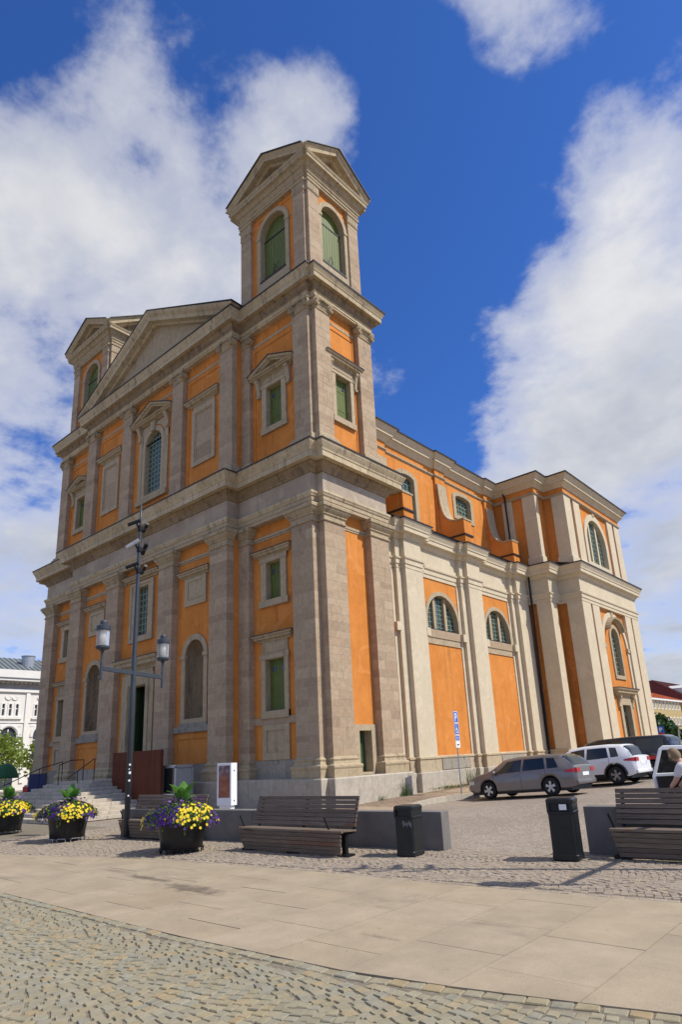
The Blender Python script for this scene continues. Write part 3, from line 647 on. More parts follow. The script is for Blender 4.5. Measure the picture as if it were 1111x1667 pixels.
# side of both towers, lower storey
for sg in (1, -1):
    SF = S if sg == 1 else Fr((-A2, 0, 0), (0, 1, 0), (-1, 0, 0))
    orange_wall(SF, .40, 4.83, 1.16, 12.47, [rect(2.36, 3.16, 1.25, 2.92)] if sg == 1 else [])
    pilaster1(SF, .37, 1.71, -.03, .37, sg == 1); pilaster1(SF, 3.53, 4.86, -.03, .37, sg == 1)
    string_line(SF, 1.71, 3.53, 11.74)
b = MB(); b.ex(S, rect(2.06, 3.46, 1.16, 3.17), [rect(2.36, 3.16, 1.25, 2.92)], -.4, .06); dr = b.build('side_door', 'pale_stone', church)
b = MB(); b.fbox(S, 2.36, 3.16, 1.25, 2.92, -.42, -.36)
for k in range(4): b.fbox(S, 2.37+k*.2, 2.55+k*.2, 1.26, 2.9, -.36, -.345)
b.build('door_leaf', 'dark_green_paint', dr)
dado(S, 1.71, 2.06, 1.15, 1.26, .1, 'granite'); dado(S, 3.46, 3.53, 1.15, 1.26, .1, 'granite')
# --- front, lower storey: central bays
C = F.off(.31); XN = [(-8.5, -7.03)]; AX = -12.61
nich = [-7.77, mir(-7.77)]
holes = [rect(AX-.80, AX+.80, 1.42, 5.95), rect(AX-.62, AX+.62, 8.62, 11.32)]+[arch(u-.74, u+.74, 3.95, 6.93) for u in nich]
orange_wall(C, mir(-4.97), -4.97, 1.16, 12.47, holes)
for u0, own in ((-6.24, True), (-10.60, True), (mir(-9.30), False), (mir(-4.94), False)): pilaster1(F, u0, u0+1.30, .28, .68, own)
for u in nich:
    a, c = u-1.53, u+1.53
    b = MB(); b.ex(C, arch(u-1.02, u+1.02, 3.76, 6.93, 18), [arch(u-.74, u+.74, 3.95, 6.93, 18)], -.05, .07)
    b.fbox(C, u-1.10, u-.70, 6.80, 6.98, -.05, .12); b.fbox(C, u+.70, u+1.10, 6.80, 6.98, -.05, .12); ni = b.build('niche', 'pale_stone', church)
    b = MB(); r = .74; K = 12; rows = [(3.95, r), (6.93, r)]; st = []
    for z, rr in rows: st.append(b.pts([C.P(u+rr*math.cos(math.pi*k/K), z, -rr*math.sin(math.pi*k/K)) for k in range(K+1)]))
    for e in range(1, 6):
        ph = e/5*math.pi/2; st.append(b.pts([C.P(u+r*math.cos(ph)*math.cos(math.pi*k/K), 6.93+r*math.sin(ph), -r*math.cos(ph)*math.sin(math.pi*k/K)) for k in range(K+1)]))
    for p, q in zip(st, st[1:]): b.f += [(p+k, p+k+1, q+k+1, q+k) for k in range(K)]
    i = b.pts([C.P(u+r*math.cos(math.pi*k/K), 3.95, -r*math.sin(math.pi*k/K)) for k in range(K+1)]); b.f.append(tuple(range(i, i+K+1))); b.build('niche_hollow', 'stained_shade_stone', ni, recalc=False)
    b = MB(); b.fbox(C, a, c, 3.33, 3.60, -.05, .15); b.fbox(C, u-1.1, u+1.1, 3.60, 3.76, -.05, .12); b.build('sill', 'stained_stone', ni)
    bordered(C, a, c, 1.91, 3.32, .28); string_line(C, a, c, 11.70); dado(C, a, c, 1.15, 1.90)
    b = MB(); b.tint = .3; b.ex(C, rect(u-.86, u+.86, 9.40, 10.82), [rect(u-.6, u+.6, 9.74, 10.62)], -.05, .10); b.fbox(C, u-.6, u+.6, 9.74, 10.62, -.05, .06); tb = b.build('tablet', 'pale_stone', church)
    b = MB(); b.fbox(C, u-.62, u+.62, 9.70, 9.75, .06, .13); b.build('tablet_ledge', 'cornice_stone', tb); hood(C, u, 1.0, 10.84).parent = tb
# portal and the window above it
for a, c in ((-14.63, -14.3), (-10.92, -10.6)): dado(C, a, c, 1.15, 1.90); string_line(C, a, c, 11.70)
b = MB(); b.ex(C, rect(AX-1.5, AX+1.5, 1.40, 6.55), [rect(AX-.80, AX+.80, 1.42, 5.95)], -.3, .14); b.ex(C, rect(AX-1.12, AX+1.12, 1.41, 6.25), [rect(AX-.85, AX+.85, 1.42, 6.0)], .13, .19); po = b.build('portal', 'cornice_stone', church)
b = MB(); b.fbox(C, AX-1.35, AX+1.35, 6.55, 6.80, -.05, .1); b.build('frieze_block', 'cornice_stone', po); hood(C, AX, 1.62, 6.78, .5, .6).parent = po
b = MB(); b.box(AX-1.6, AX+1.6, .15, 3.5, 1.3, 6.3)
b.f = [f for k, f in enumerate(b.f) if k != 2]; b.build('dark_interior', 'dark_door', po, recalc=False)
for s in (-1, 1):
    b = MB(); fr2 = Fr(C.P(AX+s*.79, 0, -.3), (s*.25, 1, 0), (s, -.25, 0)); b.fbox(fr2, 0, .78, 1.42, 5.93, -.05, .0)
    for z0, z1 in ((1.6, 2.9), (3.1, 4.5), (4.7, 5.75)): b.fbox(fr2, .1, .68, z0, z1, -.08, -.05)
    b.build('door_leaf', 'dark_green_paint', po)
b = MB(); b.ex(C, rect(AX-1.15, AX+1.15, 8.30, 11.62), [rect(AX-.62, AX+.62, 8.62, 11.32)], -.3, .10); b.ex(C, rect(AX-1.15, AX+1.15, 8.30, 11.62), [rect(AX-.95, AX+.95, 8.5, 11.45)], .09, .14); wn = b.build('window', 'pale_stone', church)
lattice(C, rect(AX-.62, AX+.62, 8.62, 11.32), AX, .62, 8.62, 11.32, wn, 4, 8); hood(C, AX, 1.45, 11.72, .34).parent = wn
b = MB(); b.fbox(C, AX-.62, AX+.62, 8.60, 8.66, -.2, .05); b.build('sill_flashing', 'flashing', wn)

# --- front, upper storey
for sg in (1, -1):
    U = (lambda u: u) if sg == 1 else mir
    lo = lambda a, c: (min(U(a), U(c)), max(U(a), U(c)))
    T = F.off(-.58); uc = U(-2.82)
    a, c = lo(-5.1, -.16); orange_wall(T, a, c, 15.1, 23.4, [rect(uc-.55, uc+.55, 17.62, 19.85)])
    a, c = lo(-1.17, -.13); pilaster2(F, a, c, -.6, -.28, sg == 1)
    a, c = lo(-5.3, -4.45); pilaster2(F, a, c, -.6, -.34, sg == 1)
    a, c = lo(-4.45, -1.17); bordered(T, a, c, 15.5, 22.55, .22); b = MB(); b.fbox(T, a, c, 15.15, 15.42, -.02, .12); b.build('dado_stone', 'pale_stone', church)
    b = MB(); b.fbox(T, a, c, 22.66, 22.80, -.02, .02); b.build('string_course', 'pale_stone', church)
    wn = rect_window(T, uc, .55, 17.62, 19.85, .32, None, ears=.06)
    small_pediment(T, uc, 1.62, 20.42, .62, .42, wn)
    b = MB(); b.fbox(T, uc-.95, uc+.95, 20.08, 20.44, -.05, .07); b.build('frieze_block', 'cornice_stone', wn)
    for s in (-1, 1): console(T, uc+s*1.08, 19.45, 20.42, .32, wn)
    SF = Fr((0, 0, 0), (0, 1, 0), (1, 0, 0)) if sg == 1 else Fr((-A2, 0, 0), (0, 1, 0), (-1, 0, 0))
    T = SF.off(-.13); orange_wall(T, .62, 4.7, 15.1, 23.4, [rect(2.03, 3.13, 17.55, 19.85)] if sg == 1 else [])
    pilaster2(SF, .52, 1.54, -.15, .17, sg == 1); pilaster2(SF, 3.70, 4.75, -.15, .17, sg == 1)
    bordered(T, 1.54, 3.70, 15.5, 22.55, .18); b = MB(); b.fbox(T, 1.54, 3.70, 15.15, 15.42, -.02, .12); b.build('dado_stone', 'pale_stone', church)
    b = MB(); b.fbox(T, 1.54, 3.70, 22.66, 22.80, -.02, .02); b.build('string_course', 'pale_stone', church)
    if sg == 1:
        wn = rect_window(T, 2.58, .55, 17.55, 19.85, .25, None, ears=.02); hood(T, 2.58, 1.0, 20.42, .42, .34).parent = wn
        b = MB(); b.fbox(T, 1.72, 3.44, 20.08, 20.44, -.05, .07); b.build('frieze_block', 'cornice_stone', wn)
        for s in (-1, 1): console(T, 2.58+s*.95, 19.45, 20.42, .30, wn, .09)
C = F.off(0.0)
orange_wall(C, mir(-5.09), -5.09, 15.1, 23.4, [arch(AX-.84, AX+.84, 16.95, 20.05)])
for u0, own in ((-6.11, True), (-10.47, True), (mir(-9.43), False), (mir(-5.07), False)): pilaster2(F, u0, u0+1.04, -.02, .30, own)
b = MB(); b.ex(C, arch(AX-1.14, AX+1.14, 16.75, 20.05, 18), [arch(AX-.84, AX+.84, 16.95, 20.05, 18)], -.3, .09); wn = b.build('window', 'pale_stone', church)
lattice(C, arch(AX-.84, AX+.84, 16.95, 20.05), AX, .84, 16.95, 20.89, wn, 5, 13, inside=lambda u, z: z < 20.05 or (u-AX)**2+(z-20.05)**2 < .80**2)
for s in (-1, 1):
    b = MB(); b.fbox(C, AX+s*1.35-.17, AX+s*1.35+.17, 16.75, 21.0, -.05, .10); b.build('jamb_pilaster', 'pale_stone', wn); console(C, AX+s*1.42, 20.6, 21.5, .34, wn, .13)
b = MB(); b.ex(C, rect(AX-1.52, AX+1.52, 20.2, 21.45), [arch(AX-1.14, AX+1.14, 20.2, 20.201, 18, 1.08)], -.05, .05); b.build('spandrel', 'pale_stone', wn)
b = MB(); b.ex(C, [(AX-.16, 20.86), (AX+.16, 20.86), (AX+.24, 21.5), (AX-.24, 21.5)], None, 0, .2); b.build('keystone', 'cornice_stone', wn)
small_pediment(C, AX, 2.1, 21.5, .85, .45, wn)
b = MB(); b.fbox(C, AX-1.55, AX+1.55, 16.45, 16.75, -.05, .2); b.build('sill', 'cornice_stone', wn)
for u in (-7.77, mir(-7.77)):
    bordered(C, u-1.55, u+1.55, 15.5, 22.6, .22)
    b = MB(); b.tint = .6; b.ex(C, rect(u-1.0, u+1.0, 17.15, 20.55), [rect(u-.78, u+.78, 17.38, 20.32)], -.05, .10); b.ex(C, rect(u-.78, u+.78, 17.38, 20.32), [rect(u-.7, u+.7, 17.46, 20.24)], -.05, .06); bt = b.build('blind_window', 'pale_stone', church)
    b = MB()
    for k, (z0, z1) in enumerate(((17.46, 18.3), (18.305, 19.1), (19.105, 20.24))): b.tint = rnd.random(); b.fbox(C, u-.7, u+.7, z0, z1, -.05, .02)
    b.build('blind_slab', 'sandstone', bt); hood(C, u, 1.18, 20.75, .36, .34).parent = bt
    b = MB(); b.fbox(C, u-.95, u+.95, 20.55, 20.76, -.05, .07); b.build('frieze_block', 'cornice_stone', bt)
for a, c in ((mir(-5.07), -5.07),):
    b = MB(); b.fbox(C, a, c, 15.15, 15.42, -.02, .12); b.build('dado_stone', 'pale_stone', church)
for a, c in ((-9.43, -6.11), (-14.75, -10.47), (mir(-6.11), mir(-9.43))):
    b = MB(); b.fbox(C, a, c, 22.66, 22.80, -.02, .02); b.build('string_course', 'pale_stone', church)
# --- main pediment
G_ = F; mp = lambda a, b_, c: G_.P(a, b_, c); hwp = 7.98
rk = [(AX-hwp, 24.36), (AX, 28.18), (AX+hwp, 24.36)]
b = MB(); b.ex(G_, [(AX-hwp+.3, 24.5), (AX+hwp-.3, 24.5), (AX, 28.15)], None, -.4, .06); pd = b.build('pediment', 'pale_stone', church)
def rake(path, prof, name, mat, parent, mp, joint=1.1):
    core = MB(); core.tint = .2; core.sweep(path, [(-.22+(o+.22)*.96, n_-.014) for o, n_ in prof], mp); p = core.build(name, mat, parent)
    return p
prof = [(.10, -.3), (.10, .30), (.02, .36), (.0, .42), (-.02, .70), (-.24, .72), (-.27, .76), (-.38, .86), (-.50, .93), (-.55, .93), (-.55, -.3)]
rc = rake(rk, prof, 'raking_cornice', 'cornice_stone', pd, mp)
for i in (0, 1):
    ln = math.dist(rk[i], rk[i+1]); n_ = 8
    for k in range(n_):
        b = MB(); b.tint = rnd.random(); b.sweep(rk, prof, mp, False, i, i+1, k/n_+.0006*(k > 0), (k+1)/n_-.0006*(k < n_-1)); b.v = b.v; b.build('moulded_stone', 'cornice_stone', pd)
b = MB(); b.sweep([(p[0]+(-.05 if i == 0 else .05 if i == 2 else 0), p[1]) for i, p in enumerate(rk)], [(-.56, -.3), (-.56, .96), (-.62, .96), (-.62, -.3)], mp); b.build('flashing', 'flashing', pd)
b = MB(); b.ex(F, [(AX-hwp+.2, 24.4), (AX+hwp-.2, 24.4), (AX, 28.5)], None, -6., -.31); b.build('roof', 'roof_metal', church)
# tower cores (behind the wall skins)
for x0, x1 in ((-5.6, -.45), (mir(-.45), mir(-5.6))):
    b = MB(); b.box(x0, x1, .95, 4.74, 0, 24.6); b.build('tower_core', 'beige_stucco', church)
b = MB(); b.box(mir(-5.6), AX-1.65, .6, 4.6, 0, 23.9); b.box(AX+1.65, -5.6, .6, 4.6, 0, 23.9); b.box(AX-1.65, AX+1.65, .6, 4.6, 6.4, 23.9); b.build('porch_core', 'beige_stucco', church)

# --- belfries
def belfry(xc, yc=2.62):
    a, s_, d, e = 2.48, 2.68, 2.12, 1.97
    pl = [(xc+x, yc+y) for x, y in ((-a, -d), (a, -d), (a, -e), (s_, -e), (s_, e), (a, e), (a, d), (-a, d), (-a, e), (-s_, e), (-s_, -e), (-a, -e))]
    faces = [(Fr((xc, yc-d, 0), (1, 0, 0), (0, -1, 0)), a), (Fr((xc+s_, yc, 0), (0, 1, 0), (1, 0, 0)), e), (Fr((xc, yc+d, 0), (-1, 0, 0), (0, 1, 0)), a), (Fr((xc-s_, yc, 0), (0, -1, 0), (-1, 0, 0)), e)]
    b = MB(); b.box(xc-a+.65, xc+a-.65, yc-e+.62, yc+e-.62, 24.5, 31.5); b.build('belfry_core', 'beige_stucco', church)
    for fi, (fr, h) in enumerate(faces):
        T = fr.off(-.18); hw = .98 if fi % 2 == 0 else .90
        orange_wall(T, -h+.03, h-.03, 24.7, 31.0, [arch(-hw, hw, 26.5, 29.48, 16)], th=.42)
        for u0 in (-h, h-.80):
            b = MB(); z = 24.72
            core = MB(); core.tint = .8; core.fbox(fr, u0+.012, u0+.788, 24.72, 30.3, -.2, -.012); p = core.build('pilaster', 'pale_stone', church)
            while z < 30.28:
                hh = min(rnd.uniform(.38, .62), 30.3-z); g = .004
                if 30.3-z-hh < .2: hh = 30.3-z
                P = fr.P; n_ = rnd.uniform(-.003, .004)
                block([P(u0, z+g, n_), P(u0+.8, z+g, n_), P(u0+.8, z+g, -.2), P(u0, z+g, -.2), P(u0, z+hh-g, n_), P(u0+.8, z+hh-g, n_), P(u0+.8, z+hh-g, -.2), P(u0, z+hh-g, -.2)], p if fi < 2 and xc > -10 else None); z += hh
            b = ring3(fr, u0, u0+.8, -.2, 0, [(-.05, 30.26), (.03, 30.26), (.05, 30.3), (.02, 30.34), (.02, 30.80), (.08, 30.83), (.10, 30.95), (-.05, 30.95)])
            for k in range(5): b.fbox(fr, u0+.05+k*.145, u0+.13+k*.145, 30.36, 30.78, .01, .04)
            b.fbox(fr, u0+.01, u0+.79, 30.27, 30.94, -.2, -.01); b.build('capital', 'pale_stone', p)
        b = MB(); b.ex(T, arch(-hw-.26, hw+.26, 25.9, 29.48, 18), [arch(-hw, hw, 26.5, 29.48, 18)], -.3, .09)
        for s in (-1, 1): b.fbox(T, min(s*(hw-.03), s*(hw+.32)), max(s*(hw-.03), s*(hw+.32)), 29.34, 29.5, -.05, .13)
        wn = b.build('belfry_window', 'pale_stone', church)
        b = MB(); b.ex(T, arch(-hw-.01, hw+.01, 26.49, 29.48, 18), None, -.36, -.301)
        b.build('shutter', 'green_shutter', wn)
        for s in (-1, 1):
            b = MB(); bw = (hw-.06)/4
            for k in range(4): q0, q1 = s*(k*bw+.008), s*((k+1)*bw-.006); b.tint = rnd.random(); b.fbox(T, min(q0, q1), max(q0, q1), 27.0, 29.25, -.30, -.235+rnd.uniform(0, .005))
            b.build('shutter_leaf', 'green_shutter', wn)
        for z_ in (29.27, 26.9): b = MB(); b.fbox(T, -hw, hw, z_, z_+.065, -.299, -.205); b.build('iron_bar', 'flashing', wn)
        b = MB(); b.tube([T.P(-.25, 26.95, -.18), T.P(-.05, 27.35, -.1), T.P(.05, 26.98, -.12), T.P(.25, 27.3, -.1)], .02, 5); b.build('iron_hook', 'flashing', wn)
        b = MB(); b.fbox(T, -.5, -.3, 26.6, 26.8, -.299, -.24); b.build('peephole', 'flashing', wn)
        b = MB(); b.fbox(T, -hw-.02, hw+.02, 26.42, 26.52, -.3, .12); b.build('sill_flashing', 'flashing', wn)
        bordered(T, -h+.8, h-.8, 25.2, 30.75, .13, .03) if h > 2.2 else None
    plain_course('architrave', pl, [(-.3, 30.952), (.02, 30.952), (.02, 31.08), (.07, 31.10), (.07, 31.22), (.13, 31.28), (.13, 31.34), (-.3, 31.34)], 'cornice_stone', closed=True)
    plain_course('frieze', pl, [(-.3, 31.342), (.03, 31.342), (.05, 31.50), (.12, 31.60), (-.3, 31.60)], 'pale_stone', closed=True)
    plain_course('cornice', pl, [(-.3, 31.602), (.16, 31.602), (.24, 31.74), (.30, 31.80), (.44, 31.84), (.44, 32.02), (.47, 32.04), (.52, 32.17), (-.3, 32.17)], 'cornice_stone', closed=True)
    for fi, (fr, h) in enumerate(faces):
        U_ = h+.46; mp = lambda a_, b_, c_: fr.P(a_, b_, c_); z0 = 32.08; rise = 1.58
        b = MB(); b.tint = .4; b.sweep([(-U_, z0), (0, z0+rise), (U_, z0)], [(.10, -.12), (.10, .04), (.02, .10), (0, .16), (0, .44), (-.16, .46), (-.20, .50), (-.30, .58), (-.38, .60), (-.38, -.1)], mp)
        p = b.build('pediment', 'cornice_stone', church); b = MB(); b.ex(fr, [(-U_+.2, z0-.1), (U_-.2, z0-.1), (0, z0+rise-.02)], None, -.3, -.12); b.build('tympanum', 'stained_shade_stone', p)
        zt = z0+.40; dc = d if fi % 2 == 0 else s_
        for s in (-1, 1):
            b = MB(); T3 = [fr.P(s*(U_+.16), zt-.03, .67), fr.P(0, zt+rise+.02, .67), fr.P(0, zt+rise+.02, -dc)]; b.v = []; i = b.pts([p-Vector((0, 0, .05)) for p in T3]+T3); b.f += [(0, 1, 2), (3, 4, 5), (0, 1, 4, 3), (1, 2, 5, 4), (2, 0, 3, 5)]; b.build('roof', 'roof_metal', church)
belfry(-2.80); belfry(mir(-2.80))
if SB['rest'].v: tag(SB['rest'].build('stone_block', 'sandstone', church, recalc=False), kind='stuff')
# ------------------------------------------------------------------ church: nave side
PC = [6.85, 12.79, 18.72]
def beige(name, fr, u0, u1, z0, z1, n0, n1, mat='beige_stucco', parent=None):
    b = MB(); b.tint = rnd.random(); b.fbox(fr, u0, u1, z0, z1, n0, n1); return b.build(name, mat, parent or church)
NW = S.off(-.13)
WC = [9.82, 15.755]
lun = lambda u, hw, z0, st: arch(u-hw, u+hw, z0, z0+st, 20)
orange_wall(NW, 4.84, 19.72, .6, 10.7, [lun(u, 1.46, 7.95, .45) for u in WC])
for i, y in enumerate(PC):
    ye = 19.49 if i == 2 else 99
    z0 = .5
    p = beige('pilaster', S, y-.71, min(y+.71, ye), z0, 10.66, -.13, .35)
    beige('half_pilaster', S, y-1.13, min(y+1.13, ye), z0, 10.655, -.13, .10, parent=p)
    beige('half_pilaster', S, y-1.36, min(y+1.36, ye), z0, 7.52, -.13, -.08, parent=p); beige('half_pilaster', S, y-1.36, min(y+1.36, ye), 7.93, 10.65, -.13, -.08, parent=p)
    beige('impost', S, y-1.40, min(y+1.40, ye), 7.521, 7.93, -.13, .15, 'pale_stone', p) if False else None
    for s in (-1, 1):
        u = y+s*1.24
        if u < 19.3: beige('impost', S, u-.17, u+.17, 7.521, 7.93, -.13, .135, parent=p)
# pedestal course and plinth follow the pilasters
def npath(o=0.):
    p = [(-.10, 4.88)]
    for i, y in enumerate(PC):
        p += [(-.10, y-1.13), (.10, y-1.13), (.10, y-.71), (.35, y-.71)]
        if i < 2: p += [(.35, y+.71), (.10, y+.71), (.10, y+1.13), (-.10, y+1.13)]
    return p+[(.35, 19.5), (1.81, 19.5), (1.81, 21.0), (3.22, 21.0), (3.22, 31.65), (-2., 31.65)]
NP = npath()
NPE = [p for p in NP if p[1] > 4.]
entablature('plinth', NP, [(-.3, -.2), (.12, -.2), (.12, 1.02), (.08, 1.05), (-.3, 1.05)], 'granite', 1.9)
entablature('pedestal_course', NP, [(-.3, 1.052), (.05, 1.052), (.05, 1.60), (.09, 1.62), (.09, 1.69), (.0, 1.74), (-.3, 1.74)], 'pale_stone', 1.2)
for u in WC: dado(NW, u-1.3, u+1.3, 1.09, 1.58, .12, 'stained_stone')
plain_course('architrave', NP, [(-.3, 10.662), (.02, 10.662), (.02, 10.86), (.06, 10.87), (.06, 11.08), (.12, 11.14), (.13, 11.22), (-.3, 11.22)], 'beige_stucco')
plain_course('frieze', NP, [(-.3, 11.222), (0, 11.222), (0, 12.18), (-.3, 12.18)], 'beige_stucco')
plain_course('cornice', NP, [(-.3, 12.182), (.05, 12.182), (.07, 12.26), (.16, 12.36), (.17, 12.42), (.33, 12.45), (.34, 12.46), (.34, 12.66), (.38, 12.68), (.39, 12.76), (.46, 12.90), (.50, 13.0), (.50, 13.05), (-.3, 13.09)], 'beige_stucco')
plain_course('flashing', NP, [(-.5, 13.22), (.52, 13.06), (.52, 13.03), (.55, 13.03), (.55, 13.09), (-.5, 13.27)], 'flashing')
b = MB(); b.quad([(-1.6, 4.9, 13.55), (.35, 4.9, 13.24), (.35, 19.6, 13.24), (-1.6, 19.6, 13.55)]); b.quad([(-1.6, 19.5, 13.5), (1.6, 19.7, 13.29), (3.0, 21.3, 13.29), (3.0, 31.6, 13.29), (-1.6, 31.6, 13.5)]); b.build('aisle_roof', 'copper_green', church, recalc=False)
for u in WC:       # thermal windows: half-round, two mullions, sill
    hw, z0, st = 1.46, 7.95, .45
    b = MB(); b.ex(NW, lun(u, 1.68, z0, st), [lun(u, hw, z0, st)], -.3, .06); wn = b.build('thermal_window', 'pale_stone', church)
    lattice(NW, lun(u, hw, z0, st), u, hw, z0, z0+st+hw, wn, 9, 8, -.27, .014, inside=lambda a, z, u=u: (a-u)**2+max(0, z-z0-st)**2 < 1.43**2)
    for s in (-1, 1):
        b = MB(); b.fbox(NW, u+s*.52-.11, u+s*.52+.11, z0, z0+st+1.36, -.26, -.12); b.build('mullion', 'pale_stone', wn)
    for s, a in ((0, .40), (-1, .38), (1, .38)):
        b = MB(); cu = u+s*(.41 if s == 0 else 1.02); b.fbox(NW, cu-a, cu+a, z0-.02, z0+.05, -.26, .06); b.build('sill_flashing', 'flashing', wn)
    b = MB(); b.tint = .1; b.fbox(NW, u-1.52, u+1.52, 7.53, 7.945, -.05, .09); b.build('sill', 'sandstone', wn); b = MB(); b.fbox(NW, u-1.60, u+1.60, 7.20, 7.525, -.05, .05); b.build('sill', 'pale_stone', wn)
# --- clerestory
CX = -1.45; CF = S.off(CX)
cl_holes = [arch(8.7, 10.1, 13.5, 17.0, 12, .22), arch(14.62, 16.42, 16.15, 17.3, 12, .25)]
orange_wall(CF, 4.7, 21.4, 13.2, 18.5, cl_holes)
for (u0, u1, z0, zs, nu, nz) in ((8.7, 10.1, 13.5, 17.0, 4, 9), (14.62, 16.42, 16.15, 17.3, 5, 5)):
    b = MB(); b.ex(CF, arch(u0-.32, u1+.32, z0-.3, zs+.08, 14, .42), [arch(u0, u1, z0, zs, 14, .24)], -.3, .06); wn = b.build('window', 'pale_stone', church)
    lattice(CF, arch(u0, u1, z0, zs, 12, .22), (u0+u1)/2, (u1-u0)/2, z0, zs+.2, wn, nu, nz, -.25, .02, inside=lambda a, z, zs=zs: z < zs+.12)
for y in PC:
    p = beige('buttress_strip', S, y-.52, y+.52, 13.2, 18.02, CX, CX+.14, 'orange_stucco')
    prof = [(CX+.13, 13.2), (.30, 13.2), (.30, 14.78)]
    curve = [(-.02, 14.78), (-.30, 14.80), (-.58, 14.90), (-.82, 15.08), (-1.00, 15.34), (-1.13, 15.7), (-1.21, 16.15), (-1.26, 16.8), (-1.30, 17.5)]
    B = Fr((0, y-.42, 0), (1, 0, 0), (0, 1, 0)); b = MB(); b.ex(B, prof+curve+[(CX+.13, 17.5)], None, 0, .84); bt = b.build('volute_buttress', 'orange_stucco', church)
    b = MB(); line = [(.34, 14.78)]+curve
    b.sweep(line, [(0.0, -.05), (.09, -.05), (.09, .89), (0., .89)], lambda a, c, d: B.P(a, c, d)); b.build('coping', 'pale_stone', bt)
    b = MB(); b.fbox(B, CX+.2, .36, 13.82, 13.92, -.05, .89); b.build('band', 'flashing', bt)
cp = [(CX, 4.75)]
for y in PC: cp += [(CX, y-.52), (CX+.14, y-.52), (CX+.14, y+.52), (CX, y+.52)]
# transept steps, upper storey
cp2 = cp+[(CX, 19.62), (1.62, 19.62), (1.62, 21.1), (3.0, 21.1), (3.0, 31.5), (-3., 31.5)]
plain_course('string_course', cp2, [(-.3, 17.98), (.03, 17.98), (.05, 18.03), (.09, 18.05), (.09, 18.12), (-.3, 18.14)], 'pale_stone')
plain_course('attic_frieze', cp2, [(-.3, 18.142), (.005, 18.142), (.005, 18.5), (-.3, 18.5)], 'orange_stucco')
plain_course('cornice', cp2, [(-.3, 18.502), (.06, 18.502), (.10, 18.60), (.24, 18.74), (.26, 18.80), (.36, 18.82), (.36, 18.95), (.42, 19.02), (.52, 19.16), (.58, 19.26), (-.3, 19.28)], 'beige_stucco')
plain_course('flashing', cp2, [(-.5, 19.30), (.58, 19.27), (.60, 19.24), (.64, 19.24), (.64, 19.32), (-.5, 19.42)], 'flashing')
b = MB(); b.box(-A2+1.9, CX-.45, 4.8, 21.5, .1, 19.2); b.build('nave_core', 'beige_stucco', church)
b = MB(); b.hexa([(CX+.1, 4.6, 19.33), (CX+.1, 34, 19.33), (AX, 34, 19.33), (AX, 4.6, 19.33), (CX+.1, 4.6, 19.36), (CX+.1, 34, 19.36), (AX, 34, 22.4), (AX, 4.6, 22.4)]); b.hexa([(AX, 4.6, 19.33), (AX, 34, 19.33), (-A2-CX, 34, 19.33), (-A2-CX, 4.6, 19.33), (AX, 4.6, 22.4), (AX, 34, 22.4), (-A2-CX, 34, 19.36), (-A2-CX, 4.6, 19.36)]); b.build('roof', 'roof_metal', church)
b = MB(); b.hexa([(1.5, 19.7, 19.34), (3.1, 21.2, 19.34), (3.1, 31.5, 19.34), (-6, 31.5, 19.34), (-2, 24, 19.7), (-1, 25, 20.5), (-1, 27.5, 20.5), (-6, 28, 20.5)]); b.build('roof', 'roof_metal', church)
# --- transept: -Y faces (A: first step, B: second) and the long +X face
def stack(fr, bays, z0, z1, nw, mat='beige_stucco', name='pilaster', n1=0., base=None):
    for u0, u1 in bays:
        p = beige(name, fr, u0, u1, z0, z1, nw, n1, mat)
        if base:
            b = ring3(fr, u0, u1, nw, n1, [(-.05, z0), (.06, z0), (.06, base-.06), (.02, base), (-.05, base)]); b.build('base', 'beige_stucco', p)
FA = Fr((0, 19.5, 0), (1, 0, 0), (0, -1, 0)); FB = Fr((0, 21.0, 0), (1, 0, 0), (0, -1, 0)); TX = S.off(3.22)
orange_wall(FA.off(-.22), .30, 1.70, .5, 10.67, []); stack(FA, [(.85, 1.796)], .5, 10.66, -.25)
orange_wall(S.off(1.81-.22), 19.8, 21.1, .5, 10.67, []); stack(S.off(1.81), [(19.512, 20.35)], .5, 10.655, -.25)
orange_wall(FB.off(-.22), 1.5, 3.1, .5, 10.67, []); stack(FB, [(2.22, 3.206)], .5, 10.66, -.25)
TC = 26.33
TW = TX.off(-.20)
orange_wall(TW, 21.1, 31.6, .2, 10.67, [arch(TC-.72, TC+.72, 6.25, 8.75, 14), rect(TC-.75, TC+.75, .4, 4.3)])
stack(TX, [(21.012, 22.41), (22.70, 23.88), (28.78, 29.96), (30.25, 31.65)], .5, 10.655, -.25)
b = MB(); b.ex(TW, arch(TC-2.44, TC+2.44, .6, 8.15, 24), [arch(TC-2.08, TC+2.08, .6, 8.15, 24)], -.05, .09); ba = b.build('blind_arch', 'beige_stucco', church)
b = MB(); b.ex(TW, [(TC-.14, 10.15), (TC+.14, 10.15), (TC+.2, 10.66), (TC-.2, 10.66)], None, 0, .14); b.build('keystone', 'pale_stone', ba)
for s in (-1, 1): b = MB(); b.fbox(TW, TC+s*2.26-.24, TC+s*2.26+.24, 7.95, 8.25, 0, .16); b.build('impost', 'pale_stone', ba)
b = MB(); b.ex(TW, arch(TC-.98, TC+.98, 6.0, 8.75, 18), [arch(TC-.72, TC+.72, 6.25, 8.75, 18)], -.3, .08); wn = b.build('window', 'pale_stone', church)
lattice(TW, arch(TC-.72, TC+.72, 6.25, 8.75), TC, .72, 6.25, 9.45, wn, 4, 10, -.25, .02, inside=lambda a, z: z < 8.75 or (a-TC)**2+(z-8.75)**2 < .68**2)
b = MB(); pts = [(TC+1.30*math.cos(a), 9.0+.98*math.sin(a)) for a in [math.pi-.25-(math.pi-.5)*k/14 for k in range(15)]]
